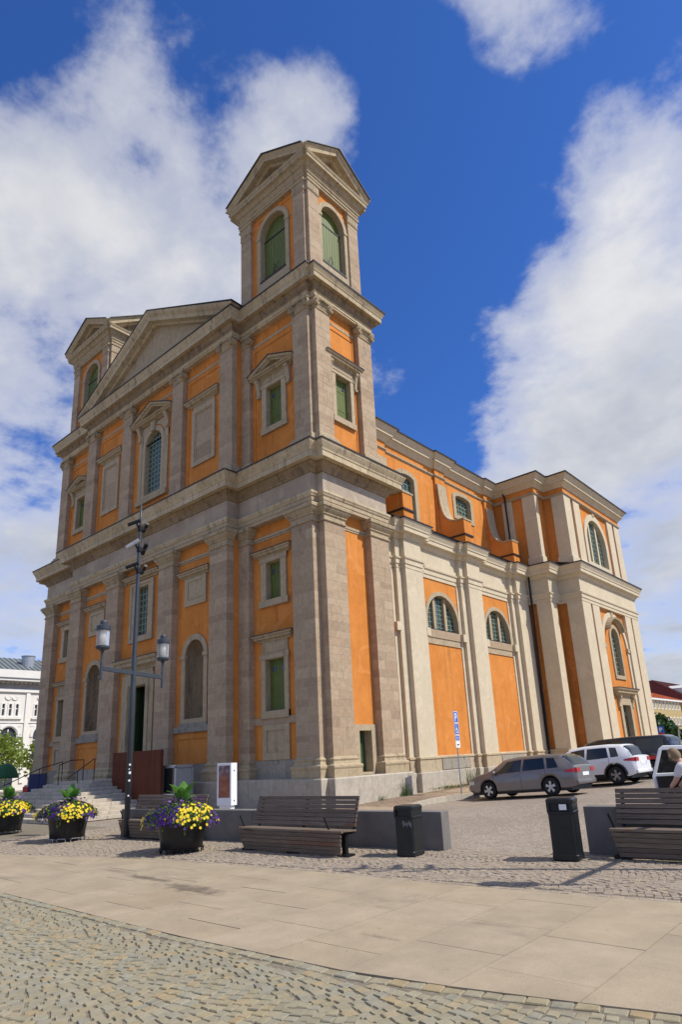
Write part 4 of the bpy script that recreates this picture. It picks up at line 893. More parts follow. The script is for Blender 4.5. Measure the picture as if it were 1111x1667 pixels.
b.sweep(pts, [(.02, -.05), (.02, .10), (-.06, .2), (-.10, .36), (-.22, .40), (-.22, -.05)], lambda a, c, d: TW.P(a, c, d)); b.build('hood', 'cornice_stone', wn)
b = MB(); b.ex(TW, rect(TC-1.15, TC+1.15, .4, 4.5), [rect(TC-.75, TC+.75, .4, 4.3)], -.3, .1); dr = b.build('side_portal', 'pale_stone', church)
b = MB(); b.fbox(TW, TC-1.05, TC+1.05, 4.5, 4.86, -.05, .08); b.build('frieze_block', 'pale_stone', dr); hood(TW, TC, 1.55, 4.86, .5, .5).parent = dr
for s in (-1, 1): console(TW, TC+s*1.25, 4.1, 4.86, .3, dr)
b = MB(); b.fbox(TW, TC-.75, TC+.75, .4, 3.6, -.28, -.24); b.fbox(TW, TC-.03, TC+.03, .4, 3.6, -.24, -.22); b.build('door_leaf', 'dark_door', dr); b = MB(); b.fbox(TW, TC-.75, TC+.75, 3.62, 4.3, -.28, -.25); b.build('pane', 'old_glass', dr)
b = MB(); b.box(-6, 2.35, 21.5, 31.2, 0, 19.2); b.box(-1.6, 1.1, 20.1, 21.5, 0, 19.2); b.build('transept_core', 'beige_stucco', church)
# upper storey of the transept
UA = Fr((0, 19.62, 0), (1, 0, 0), (0, -1, 0)); UB = Fr((0, 21.1, 0), (1, 0, 0), (0, -1, 0)); UT = S.off(3.0)
orange_wall(UA.off(-.14), CX+.02, 1.54, 13.15, 18.0, []); stack(UA, [(.72, 1.606), (-.75, -.05)], 13.15, 17.98, -.16, base=13.75)
orange_wall(S.off(1.62-.14), 19.9, 21.2, 13.15, 18.0, []); stack(S.off(1.62), [(19.632, 20.1)], 13.15, 17.975, -.16, base=13.75)
orange_wall(UB.off(-.14), 1.3, 2.92, 13.15, 18.0, []); stack(UB, [(2.12, 2.986)], 13.15, 17.98, -.16, base=13.75)
W2 = 26.35; UW = UT.off(-.14); z0, zs, hw = 14.0, 15.62, 1.75
orange_wall(UW, 21.2, 31.42, 13.15, 18.0, [arch(W2-hw, W2+hw, z0, zs, 22)])
stack(UT, [(21.112, 22.2), (22.65, 23.72), (28.95, 30.02), (30.4, 31.5)], 13.15, 17.975, -.16, base=13.75)
b = MB(); b.ex(UW, arch(W2-2.2, W2+2.2, 13.2, zs, 24), [arch(W2-hw, W2+hw, z0, zs, 24)], -.3, .08); wn = b.build('lunette_window', 'beige_stucco', church)
b = MB(); b.ex(UW, [(W2-.16, 17.7), (W2+.16, 17.7), (W2+.2, 17.99), (W2-.2, 17.99)], None, .0, .12); b.build('keystone', 'pale_stone', wn)
lattice(UW, arch(W2-hw, W2+hw, z0, zs, 22), W2, hw, z0, zs+hw, wn, 10, 10, -.27, .016, inside=lambda a, z: (a-W2)**2+max(0, z-zs)**2 < 1.71**2)
for s in (-1, 1): b = MB(); b.fbox(UW, W2+s*.62-.12, W2+s*.62+.12, z0, zs+1.6, -.26, -.14); b.build('mullion', 'beige_stucco', wn)
# downpipe in the corner between nave and transept
b = MB(); b.tube([(-.55, 19.55, 18.6), (-.35, 19.35, 18.2), (-.3, 19.33, 13.5), (.55, 19.28, 13.15), (.72, 19.22, 12.9), (.62, 19.33, 12.2), (.6, 19.36, 10.7), (.45, 19.4, .4)], .06, 7); b.build('downpipe', 'black_iron', church)
# far side and apse end, plain but closed
b = MB(); b.box(-A2-.1, -A2+2.5, 4.9, 40, 0, 13.1); b.box(-A2+2, -1.3, 31.4, 46, 0, 19.2); b.build('rear_mass', 'beige_stucco', church)

# ------------------------------------------------------------------ the stairs in front of the portal
stairs = thing('stone_staircase', 'pyramid of worn pale stone steps rising to the dark church portal', 'stairs', (AX, -3.9, 0))
for i in range(10):
    hx, y0 = 5.6-.42*i, -6.9+.37*i; z0, z1 = .14*i, .14*(i+1)
    b = MB(); n = 9
    for k in range(n):
        a, c = -hx+2*hx*k/n, -hx+2*hx*(k+1)/n; b.tint = rnd.random(); b.box(a+.003, c-.003, y0+3.9, y0+3.9+.8, z0-.01, z1)
    for k in range(4):
        a, c = y0+.8+(-1.0-y0-.8)*k/4, y0+.8+(-1.0-y0-.8)*(k+1)/4; b.tint = rnd.random(); b.box(hx-.7, hx, a+3.903, c+3.897, z0-.01, z1); b.tint = rnd.random(); b.box(-hx, -hx+.7, a+3.903, c+3.897, z0-.01, z1)
    bevel(b.build('step', 'step_stone', stairs), .02, 2)
b = MB(); b.box(-1.75, 1.75, .5, 3.3, 0, 1.396); b.build('landing', 'step_stone', stairs)
# ------------------------------------------------------------------ street furniture
FA_ = R(5.5)        # benches and walls stand a little askew to the church front
def lamp(loc, rz, label):
    """tapered steel mast with one cross arm, two glass lanterns and cameras near the tip"""
    t = thing('street_lamp', label, 'street lamp', loc, rz, 'double-lantern street lamps')
    b = MB(); b.lathe([(.078, 0), (.078, 4.2), (.072, 4.6), (.055, 8.2), (.04, 9.4), (.03, 9.98)], n=14); b.lathe([(.13, 0), (.13, .03), (.09, .06)], n=14); b.build('mast', 'lamp_steel', t, True)
    b = MB(); b.box(-1.32, 1.32, -.035, .035, 4.52, 4.64); bevel(b.build('cross_arm', 'lamp_steel', t), .008)
    for s in (-1, 1):
        x = s*1.36; b = MB(); b.lathe([(.035, 4.25), (.04, 4.27), (.04, 4.75), (.032, 4.8), (.032, 5.02), (.06, 5.05), (.06, 5.09), (.17, 5.12), (.19, 5.15), (.19, 5.2), (.15, 5.21)], (x, 0, 0), 16); st = b.build('lantern', 'lamp_steel', t, False)
        b = MB(); b.lathe([(.165, 5.20), (.172, 5.3), (.178, 5.66)], (x, 0, 0), 18, cap=False); b.build('glass', 'lamp_glass', st, True)
        b = MB(); b.lathe([(.085, 5.21), (.085, 5.66)], (x, 0, 0), 14); b.build('diffuser', 'lamp_core', st, True)
        b = MB(); b.lathe([(.19, 5.65), (.195, 5.68), (.195, 5.77), (.17, 5.79), (.10, 5.80), (.10, 5.89), (.08, 5.93), (.03, 5.95)], (x, 0, 0), 18); b.build('cap', 'lamp_steel', st)
    for z, k in ((9.15, 0), (8.45, 1), (7.75, 2)):
        b = MB(); b.lathe([(.075, z-.09), (.08, z-.06), (.08, z+.06), (.075, z+.09)], n=12)
        for s in (-1, 1):
            a = .5 if k == 1 else .3; b.tube([(s*.06, 0, z), (s*.2, .05, z+.02), (s*.24, .05, z+.10)], .03, 6)
        cl = b.build('camera_clamp', 'black_iron', t)
        for s in (-1, 1):
            b = MB(); c0 = Vector((s*.26, .0, z+.12)); d = Vector((s*.12, -.2, -.10 if k != 1 else -.16)); b.tube([c0-d*.7, c0+d*.9], .055 if k != 1 else .07, 10); b.build('camera', 'zinc' if (k == 1 and s > 0) else 'black_iron', cl)
    b = MB()
    for z, w_, h in ((1.95, .05, .05), (1.72, .06, .07), (1.52, .05, .05), (1.84, .03, .03), (1.12, .04, .04)):
        n_ = 5; a0 = .45 + w_*2
        for i in range(n_):
            p0, p1 = a0+i*.16*w_/.06, a0+(i+1)*.16*w_/.06
            b.quad([(0.0805*math.cos(p0), 0.0805*math.sin(p0), z), (0.0805*math.cos(p1), 0.0805*math.sin(p1), z), (0.0805*math.cos(p1), 0.0805*math.sin(p1), z+h), (0.0805*math.cos(p0), 0.0805*math.sin(p0), z+h)])
    b.build('sticker', 'sign_white', t, recalc=False)
    return t
l1 = lamp((.53, -8.44, 0), R(-70), 'grey steel street lamp with two glass lanterns and cameras before the church steps')
l2 = lamp((17.15, -6.2, 0), R(-90), 'grey steel street lamp beyond the right-hand bench, throwing its shadow across the setts')

def bench(loc, rz, label, ln=3.05):
    """slatted timber bench: tapering boarded front, deep seat, raked slatted back, short black arm posts"""
    t = thing('park_bench', label, 'bench', loc, rz, 'weathered timber benches'); h = ln/2; r = random.Random(int(loc[0]*10))
    def board(name, y0, z0, y1, z1, th, x0, x1, dz=0.):
        b = MB(); b.tint = r.random(); d = Vector((0, y1-y0, z1-z0)); n_ = Vector((0, -d.z, d.y)).normalized()*th
        q = [Vector((x0, y0, z0)), Vector((x1, y0, z0)), Vector((x1, y1, z1)), Vector((x0, y1, z1))]
        b.hexa([p for p in q]+[p+n_ for p in q]); return bevel(b.build(name, 'weathered_wood', t), .006)
    for k in range(5):           # front boards lean in towards the ground
        z1 = .44-.08*k; z0 = z1-.073; y = lambda z: -.34+(.46-z)*.20; e = .018*k
        board('front_slat', y(z0), z0, y(z1), z1, .03, -h+.03+e, h-.03-e)
    b = MB(); b.tint = .95; b.box(-h, h, -.36, -.30, .45, .50); bevel(b.build('seat_edge', 'weathered_wood', t), .008)
    for k in range(4): board('seat_slat', -.29+k*.105, .50-.006*k, -.192+k*.105, .497-.006*k, -.035, -h, h)
    for k in range(7):           # raked back
        f_ = lambda q: (.13+.19*q, .515+.595*q); (y0, z0), (y1, z1) = f_(k/7+.010), f_((k+1)/7-.010)
        board('back_slat', y0, z0, y1, z1, .03, -h+.02, h-.02)
    for x in (-h+.12, 0, h-.12):
        b = MB(); b.hexa([(x-.03, .155, .40), (x+.03, .155, .40), (x+.03, .19, .40), (x-.03, .19, .40), (x-.03, .345, 1.06), (x+.03, .345, 1.06), (x+.03, .38, 1.06), (x-.03, .38, 1.06)]); b.box(x-.03, x+.03, -.26, .19, .40, .445); b.box(x-.05, x+.05, -.16, -.08, .0, .43); b.box(x-.14, x+.14, -.22, .02, 0, .045); b.build('bracket', 'black_iron', t)
    for x in (-h+.06, h-.45):
        b = MB(); b.tube([(x, -.22, .50), (x-.05, -.30, .74)], .02, 6); b.build('arm_post', 'black_iron', t)
    return t
bench((7.25, -8.33, 0), R(2), 'weathered timber bench at the low concrete wall beneath the church corner tower')
bench((1.62, -8.0, 0), R(4.5), 'weathered timber bench half hidden behind the large flower tub and lamp mast')
bench((14.88, -6.38, 0), R(4), 'weathered timber bench beside the black bin bearing a white label')

def low_wall(x0, y0, x1, y1, h, label):
    d = Vector((x1-x0, y1-y0)); ln = d.length; t = thing('low_wall', label, 'low wall', (x0, y0, 0), math.atan2(d.y, d.x), 'low concrete walls'); n = max(1, round(ln/2.6))
    for k in range(n):
        b = MB(); b.box(ln*k/n+.005, ln*(k+1)/n-.005, 0, .34, -.05, h); bevel(b.build('wall_panel', 'concrete', t), .012, 2)
low_wall(-.45, -8.05, 10.09, -7.03, .735, 'long low dark concrete wall behind two benches')
low_wall(12.72, -6.22, 19., -5.75, .80, 'low dark concrete wall behind the bench beside the labelled bin')

def litter_bin(loc, rz, label, s, plate):
    t = thing('litter_bin', label, 'litter bin', loc, rz, 'dark metal litter bins'); t.scale = (s, s, s)
    def rr(w_, d, r, n=4): 
        p = []
        for cx, cy, a0 in ((w_-r, -d+r, -90), (w_-r, d-r, 0), (-w_+r, d-r, 90), (-w_+r, -d+r, 180)):
            for k in range(n+1): a = R(a0+90*k/n); p.append((cx+r*math.cos(a), cy+r*math.sin(a)))
        return p
    def shell(levels, name, mat):
        b = MB(); st = [b.pts([(x, y, z) for x, y in rr(w_, d, r)]) for w_, d, r, z in levels]; n = 20
        for a, c in zip(st, st[1:]): b.f += [(a+k, a+(k+1) % n, c+(k+1) % n, c+k) for k in range(n)]
        b.f += [tuple(range(st[0], st[0]+n))[::-1], tuple(range(st[-1], st[-1]+n))]; return b.build(name, mat, t)
    shell([(.205, .225, .06, 0), (.22, .24, .06, .02), (.22, .24, .06, .09), (.214, .234, .06, .10), (.214, .234, .06, .73), (.224, .244, .06, .74), (.224, .244, .06, .765), (.214, .234, .06, .775)], 'body', 'bin_metal')
    for sx, sy, w_, d in ((-1, 0, .03, .234), (1, 0, .03, .234)): 
        b = MB(); b.box(sx*.214-(.0 if sx < 0 else .03), sx*.214+(.03 if sx < 0 else .0), -.2, .2, .775, .90); b.build('side_panel', 'bin_metal', t)
    b = MB(); b.box(-.2, .2, .2, .232, .775, .90); b.build('rear_panel', 'bin_metal', t)
    b = MB(); b.box(-.19, .19, -.2, -.19, .775, .90); b.build('liner', 'black_plastic', t)
    for x in (-.19, .19): b = MB(); b.box(x-.025, x+.025, -.236, -.19, .77, .905); b.build('corner_post', 'bin_metal', t)
    shell([(.222, .242, .06, .90), (.228, .248, .06, .91), (.228, .248, .06, .955), (.20, .22, .06, .985)], 'lid', 'bin_metal')
    b = MB(); b.box(-.15, .15, -.236, -.229, .2, .70); b.build('door_panel', 'bin_metal', t)
    if plate: b = MB(); b.box(-.0, .12, -.252, -.240, .80, .89); b.build('label_plate', 'sign_white', t)
    else:
        b = MB(); rr_ = random.Random(2)
        for k in range(7): x = -.02+.03*k; b.tube([(x, -.237, .60+rr_.uniform(-.03, .03)), (x+.025, -.238, .67+rr_.uniform(-.03, .03)), (x+.03, -.237, .60+rr_.uniform(-.04, .02))], .0035, 4)
        b.build('scratched_graffiti', 'zinc', t)
litter_bin((9.80, -7.76, 0), FA_, 'dark metal litter bin with scratched scrawl at the end of the long low wall', .94, False)
litter_bin((12.70, -7.06, 0), FA_+R(6), 'black litter bin with a white label by its slot, standing on the setts', 1.04, True)

def leafcloud(mb, r, n, fn, size, aspect=1.6):
    for _ in range(n):
        p, nrm = fn(); s = size*r.uniform(.6, 1.35); a = Vector((r.gauss(0, 1), r.gauss(0, 1), r.gauss(0, 1)*.7)); 
        d = (nrm*.9+a*.7).normalized(); u = d.cross(Vector((r.gauss(0, 1), r.gauss(0, 1), r.gauss(0, 1)))).normalized(); v = d.cross(u)
        mb.tint = r.random(); q = [p-u*s*.5, p+v*s*.5*aspect*.5-u*0+d*s*.08, p+u*s*.5*aspect, p-v*s*.5*aspect*.5+d*s*.08]; mb.quad(q)
def planter(loc, rz, label, seed, canna=True, sc=1.):
    """black tapered tub on low feet, overflowing with yellow and purple pansies"""
    t = thing('flower_planter', label, 'flower planter', loc, rz, 'black tubs of pansies'); t.scale = (sc, sc, sc); r = random.Random(seed)
    b = MB(); n = 24; prof = [(.46, .09), (.475, .10), (.49, .2), (.53, .42), (.585, .62), (.60, .64), (.60, .67), (.56, .67), (.54, .6)]; prof = [(a_, h_ if h_ < .15 else h_+.09) for a_, h_ in prof]; b.lathe(prof, n=n)
    pt = b.build('tub', 'black_plastic', t, True)
    for k in range(8):
        a = 6.283*k/8; c = Vector((math.cos(a), math.sin(a), 0)); s_ = Vector((-c.y, c.x, 0)); b = MB()
        b.tube([c*.46-s_*.12+Vector((0, 0, 0)), c*.47-s_*.11+Vector((0, 0, .09)), c*.47+s_*.11+Vector((0, 0, .09)), c*.46+s_*.12], .014, 6); b.build('foot', 'black_iron' if seed != 2 else 'zinc', t)
    def dome(rad, z0, hgt, droop):
        def f():
            a = r.uniform(0, 6.283); q = r.random()**.5; rr = rad*q*(1+.10*math.sin(3*a+seed)+.06*math.sin(7*a)); z = z0+hgt*(1-q**2.2)-droop*max(0, q-.75)*4*r.random()
            z += r.uniform(-.05, .05); nv = Vector((math.cos(a)*q, math.sin(a)*q, .9-q*.6)).normalized(); return Vector((rr*math.cos(a), rr*math.sin(a), z)), nv
        return f
    b = MB(); leafcloud(b, r, 3600, dome(.82, .75, .30, .14), .055); tag(b.build('foliage', 'planter_leaf', t, recalc=False), kind='stuff')
    b = MB(); b.lathe([(.55, .64), (.66, .72), (.62, .82), (.46, .92), (.2, .99), (.02, 1.0)], n=14); b.build('soil_and_stems', 'dark_green_paint', t)
    def petals(mb, p, nv, size):
        u = nv.cross(Vector((.3, .5, .8))).normalized(); v = nv.cross(u); mb.tint = r.random(); a0 = r.uniform(0, 6.28)
        for k in range(5):
            a = a0+k*1.2566; d = u*math.cos(a)+v*math.sin(a); e = -u*math.sin(a)+v*math.cos(a); mb.quad([p, p+d*size*.55+e*size*.38+nv*size*.12, p+d*size*.95+nv*size*.05, p+d*size*.55-e*size*.38+nv*size*.12])
    yb, pb, vb = MB(), MB(), MB(); f = dome(.85, .73, .29, .18); cnt = 0
    # camera-ward side: purple to the left, yellow to the right, with strays
    for _ in range(1900):
        p, nv = f(); a = math.atan2(p.y, p.x); qd = math.hypot(p.x, p.y)
        if qd < .36 and r.random() < .75: continue
        px = p.dot(Vector((math.cos(-rz+YAW), math.sin(-rz+YAW), 0)))/.86; py = p.dot(Vector((math.sin(-rz+YAW), -math.cos(-rz+YAW), 0)))/.86
        hi = p.z > .95
        yel = (.08 < px < .82 and py > -.2 and r.random() < (.22 if hi else .46)) or (px < -.78 and r.random() < .5) or (r.random() < .03)
        pur = (-.8 < px <= .15 and r.random() < (.30 if hi else .62)) or (px > .82 and r.random() < .7) or (.15 < px < .8 and r.random() < .08)
        if yel: petals(yb, p+nv*.04, nv, .040)
        elif pur: petals(pb, p+nv*.035, nv, .040)
    for _ in range(120):
        a = r.uniform(0, 6.283); q = r.uniform(0, .5); p = Vector((q*math.cos(a), q*math.sin(a), 1.06+r.uniform(-.04, .12))); petals(vb, p, Vector((r.gauss(0, .4), r.gauss(0, .4), 1)).normalized(), .035)
    tag(yb.build('yellow_blossom', 'yellow_petal', t, recalc=False), kind='stuff'); tag(pb.build('purple_blossom', 'purple_petal', t, recalc=False), kind='stuff'); tag(vb.build('violet_blossom', 'violet_petal', t, recalc=False), kind='stuff')
    b = MB()                        # trailing stems
    for k in range(7):
        a = -rz+YAW-1.57+r.uniform(-1.3, 1.3); c = Vector((math.cos(a), math.sin(a), 0)); z = .74; ln = r.uniform(.12, .42)
        for i in range(int(ln/.012)):
            p = c*(.68+.02*math.sin(i*.4))+Vector((r.uniform(-.02, .02), r.uniform(-.02, .02), z-i*.012)); leafcloud(b, r, 1, lambda: (p, c), .035)
    tag(b.build('trailing_ivy', 'planter_leaf', t, recalc=False), kind='stuff')
    if canna:
        for k in range(8):
            a = 6.283*k/8+r.uniform(-.3, .3); c = Vector((math.cos(a), math.sin(a), 0)); s_ = Vector((-c.y, c.x, 0)); hgt = r.uniform(.22, .62) if k % 3 else .66; out = r.uniform(.16, .44); b = MB(); rows = []
            for i in range(7):
                q = i/6; w_ = .13*math.sin(math.pi*min(.97, q*.9+.1))**.8; p = c*(.02+out*q**1.6)+Vector((0, 0, 1.0+hgt*(q-.25*q**3*out/.3))); b.tint = r.random(); rows.append(b.pts([p-s_*w_+c*.02, p, p+s_*w_+c*.02]))
            for i, (a_, c_) in enumerate(zip(rows, rows[1:])): b.f += [(a_, a_+1, c_+1, c_), (a_+1, a_+2, c_+2, c_+1)]
            b.build('canna_leaf', 'canna_leaf', t, True, recalc=False)
    return t
planter((4.52, -9.38, 0), 0, 'black tub of yellow and purple pansies with a tall canna, nearest the timber benches', 1, True, 1.0)
planter((-1.05, -9.35, 0), 0, 'black tub of pansies on a pale wire stand before the church steps', 2, True, .98)
planter((-5.75, -9.15, 0), 0, 'black tub of pansies farthest from the lamp mast, beyond the steps', 3, True, .98)

# parking sign at the kerb
def parking_sign():
    t = thing('parking_sign', 'blue disabled parking sign on a thin grey post at the kerb', 'parking sign', (2.70, 5.62, gz(2.7, 5.62)+.1), R(100))
    b = MB(); b.tube([(0, 0, 0), (0, 0, 3.46)], .03, 8); b.build('post', 'zinc', t)
    def plate(name, z0, z1, w_, mat, y=-.045): b = MB(); b.box(-w_, w_, y, y+.012, z0, z1); return bevel(b.build(name, mat, t), .004)
    Q = Fr((0, -.047, 0), (1, 0, 0), (0, -1, 0))
    def glyph(pts_list, parent, mat='sign_white'):
        b = MB()
        for p, holes in pts_list: b.ex(Q, p, holes, 0, .004)
        b.build('symbol', mat, parent)
    W_ = .24
    for z0, z1, nm in ((2.96, 3.44, 'p'), (2.46, 2.94, 'w'), (2.22, 2.44, 'b')):
        p = plate('plate', z0, z1, W_, 'sign_blue'); b = MB(); b.ex(Q, rect(-W_+.006, W_-.006, z0+.006, z1-.006), [rect(-W_+.028, W_-.028, z0+.028, z1-.028)], 0, .003); b.build('white_rim', 'sign_white', p); zc = (z0+z1)/2
        if nm == 'p':
            o_ = [(-.10, zc-.16), (-.035, zc-.16), (-.035, zc-.04), (.02, zc-.04)]+[(.02+.10*math.sin(math.pi*k/8), zc+.06-.10*math.cos(math.pi*k/8)) for k in range(1, 8)]+[(.02, zc+.16), (-.10, zc+.16)]
            i_ = [(-.035, zc+.015), (.015, zc+.015)]+[(.015+.045*math.sin(math.pi*k/6), zc+.06-.045*math.cos(math.pi*k/6)) for k in range(1, 6)]+[(.015, zc+.105), (-.035, zc+.105)]; glyph([(o_, [i_])], p)
        elif nm == 'w':
            ring = lambda rr: [(-.01+rr*math.cos(R(120+240*k/14)), zc-.06+rr*math.sin(R(120+240*k/14))) for k in range(15)]
            arc = ring(.105)+list(reversed(ring(.075)))
            hd = [(-.035+.03*math.cos(.785*k), zc+.15+.03*math.sin(.785*k)) for k in range(8)]
            body = [(-.05, zc+.11), (-.015, zc+.11), (-.01, zc+.045), (.07, zc+.045), (.07, zc+.015), (.0, zc+.015), (.0, zc-.015), (.075, zc-.015), (.12, zc-.12), (.16, zc-.10), (.15, zc-.145), (.105, zc-.15), (.055, zc-.045), (-.04, zc-.045)]; glyph([(arc, None), (hd, None), (body, None)], p)
        else: glyph([(rect(-.16, .16, zc-.012, zc+.012), None)], p)
    p = plate('plate', 1.93, 2.20, W_, 'sign_white'); glyph([([(-.13, 2.05), (-.06, 2.10), (-.06, 2.075), (.13, 2.075), (.13, 2.03), (.09, 2.03), (.09, 2.04), (-.06, 2.04), (-.06, 2.0)], None)], p, 'black_plastic')
parking_sign()

# white display pillar with a poster, by the plinth
def pillar():
    t = thing('display_pillar', 'white display pillar with a reddish poster in its glazed front', 'display pillar', (-1.15, -3.6, 0), R(14))
    b = MB(); b.box(-.24, .24, -.12, .12, 0, .5); b.build('foot', 'white_enamel', t); b = MB(); b.ex(Fr((0, -.17, 0), (1, 0, 0), (0, -1, 0)), rect(-.31, .31, .46, 1.88), [rect(-.25, .25, .72, 1.80)], -.34, .0); bevel(b.build('case', 'white_enamel', t), .01, 2)
    q = MatB('poster_print', .5, 0, .4); n_ = q.noise(2.4, 6, .65, (1, 1, 1.4)); v = q.n('ShaderNodeTexVoronoi'); v.inputs['Scale'].default_value = 5.; q.l(q.co, v.inputs['Vector']); sp = q.n('ShaderNodeSeparateXYZ'); q.l(q.co, sp.inputs[0])
    c = q.ramp(n_, [(.3, (.16, .045, .025)), (.5, (.30, .10, .05)), (.7, (.42, .19, .10))]); c = q.mix(q.ramp(q.math('SUBTRACT', sp.outputs[2], 1.35), [(.0, 0.), (.25, .8)]), c, q.ramp(v.outputs['Distance'], [(.1, (.45, .36, .36)), (.6, (.10, .07, .10))])); q.color(c)
    b = MB(); b.box(-.25, .25, -.155, -.15, .72, 1.80); b.build('poster', 'poster_print', t)
    for z in (.62, 1.62): b = MB(); b.tube([(.312, 0, z), (.322, 0, z)], .025, 8); b.build('lock', 'black_iron', t)
pillar()
# rusty steel screen beside the steps, lift cabin behind it
t = thing('steel_screen', 'tall plain rust-brown steel screen standing beside the church steps', 'steel screen', (-8.5, -2.75, 0))
b = MB(); b.box(-1.95, 1.95, -.06, .06, .0, 2.56); bevel(b.build('sheet', 'corten_steel', t), .006); 
t = thing('lift_cabin', 'grey glazed platform lift cabin against the church plinth', 'lift cabin', (-6.35, -2.1, 0)); t.scale = (.8, .8, .9)
for x in (-.55, .55):
    for y in (-.5, .5): b = MB(); b.box(x-.05, x+.05, y-.05, y+.05, 0, 2.05); b.build('post', 'zinc', t)
b = MB(); b.box(-.6, .6, -.55, .55, 2.0, 2.12); b.build('roof_frame', 'zinc', t); b = MB(); b.box(-.52, .52, -.53, -.50, .05, .85); b.build('lower_panel', 'white_enamel', t)
b = MB(); b.box(-.5, .5, -.52, -.505, .9, 1.98); b.build('pane', 'car_glass', t); b = MB(); b.box(.51, .53, -.45, .45, .05, 1.95); b.build('side_panel', 'zinc', t)
# handrails
def rail(name, label, pts, posts, loc):
    t = thing(name, label, 'handrail', loc, 0, 'iron handrails on the steps'); b = MB(); b.tube(pts, .022, 7); b.build('rail', 'black_iron', t)
    for (x, y, z0, z1) in posts: b = MB(); b.tube([(x, y, z0), (x, y, z1)], .02, 6); b.build('post', 'black_iron', t)
def stairz(y): return max(0., min(1.4, .14*(1+math.floor((y+6.9)/.37)))) if y > -6.9 else 0.
for x, lab in ((AX-1.9, 'long dark iron handrail running down the whole flight of church steps'),):
    ys = (-7.0, -5.6, -4.3, -3.2); rail('handrail', lab, [(0, y, stairz(y)+.92) for y in ys], [(0, y, stairz(y)-.02, stairz(y)+.92) for y in ys], (x, 0, 0))
rail('handrail', 'short dark iron handrail with a level end by the portal', [(0, -3.9, 2.15), (0, -3.35, 2.36), (0, -2.7, 2.36), (0, -2.7, 1.9)], [(0, -3.9, stairz(-3.9)-.02, 2.15), (0, -2.7, 1.38, 2.36)], (AX-.75, 0, 0))
rail('handrail', 'sloping dark iron handrail just left of the rust-brown screen', [(-.75, -3.9, 1.55), (.35, -3.25, 2.36), (.65, -3.25, 2.36)], [(.4, -3.25, 1.2, 2.36), (-.35, -3.65, 1.3, 1.84)], (AX+.95, 0, 0))
# banner on the steps, far left
t = thing('banner_stand', 'dark blue banner stand at the far side of the steps', 'banner stand', (-16.9, -3.3, 0), R(35)); t.scale = (.6, 1, 1); b = MB(); b.box(-.75, .75, -.03, .03, .35, 1.8); b.build('cloth', 'banner_blue', t)
for x in (-.75, .75): b = MB(); b.tube([(x, 0, 0), (x, 0, 1.85)], .03, 6); b.build('post', 'black_iron', t)
b = MB(); b.box(-1.25, -.8, -.04, .04, .3, 1.2); b.build('red_panel', 'sign_red', t)

# weeds along the plinth
def weeds(loc, label, n, hgt, wid, seed):
    r = random.Random(seed); b = MB()
    for _ in range(n):
        x, y = r.gauss(0, wid), r.gauss(0, .07); h = hgt*r.uniform(.3, 1); d = Vector((r.gauss(0, .18), r.gauss(0, .18), 1)).normalized(); p = Vector((x, y, 0)); s_ = Vector((r.gauss(0, 1), r.gauss(0, 1), 0)).normalized()*.008; b.tint = r.random()
        b.quad([p-s_, p+s_, p+d*h+s_*.2, p+d*h-s_*.2])
        for k in range(5):
            q = p+d*h*r.uniform(.2, 1); e = Vector((r.gauss(0, 1), r.gauss(0, 1), .5)).normalized()*.05; f_ = e.cross(Vector((0, 0, 1)))*.3; b.quad([q, q+e*.5+f_, q+e, q+e*.5-f_])
    o = b.build('weed_clump', 'weed_leaf', None, recalc=False); o.location = loc; tag(o, label, 'weeds', 'weeds along the plinth', 'stuff'); o.rotation_euler[2] = R(90)
weeds((.80, 2.75, .09), 'small weed tuft at the foot of the tower plinth below the little green door', 26, .38, .09, 1); weeds((.78, 4.35, .14), 'tall leafy weed growing against the end of the tower plinth', 80, .75, .16, 2); weeds((.95, 7.6, .30), 'low spreading green weeds at the nave plinth', 160, .16, .8, 3); weeds((.9, 9.6, .35), 'tall dry weeds at the nave plinth beside the parking sign', 110, .85, .35, 4)
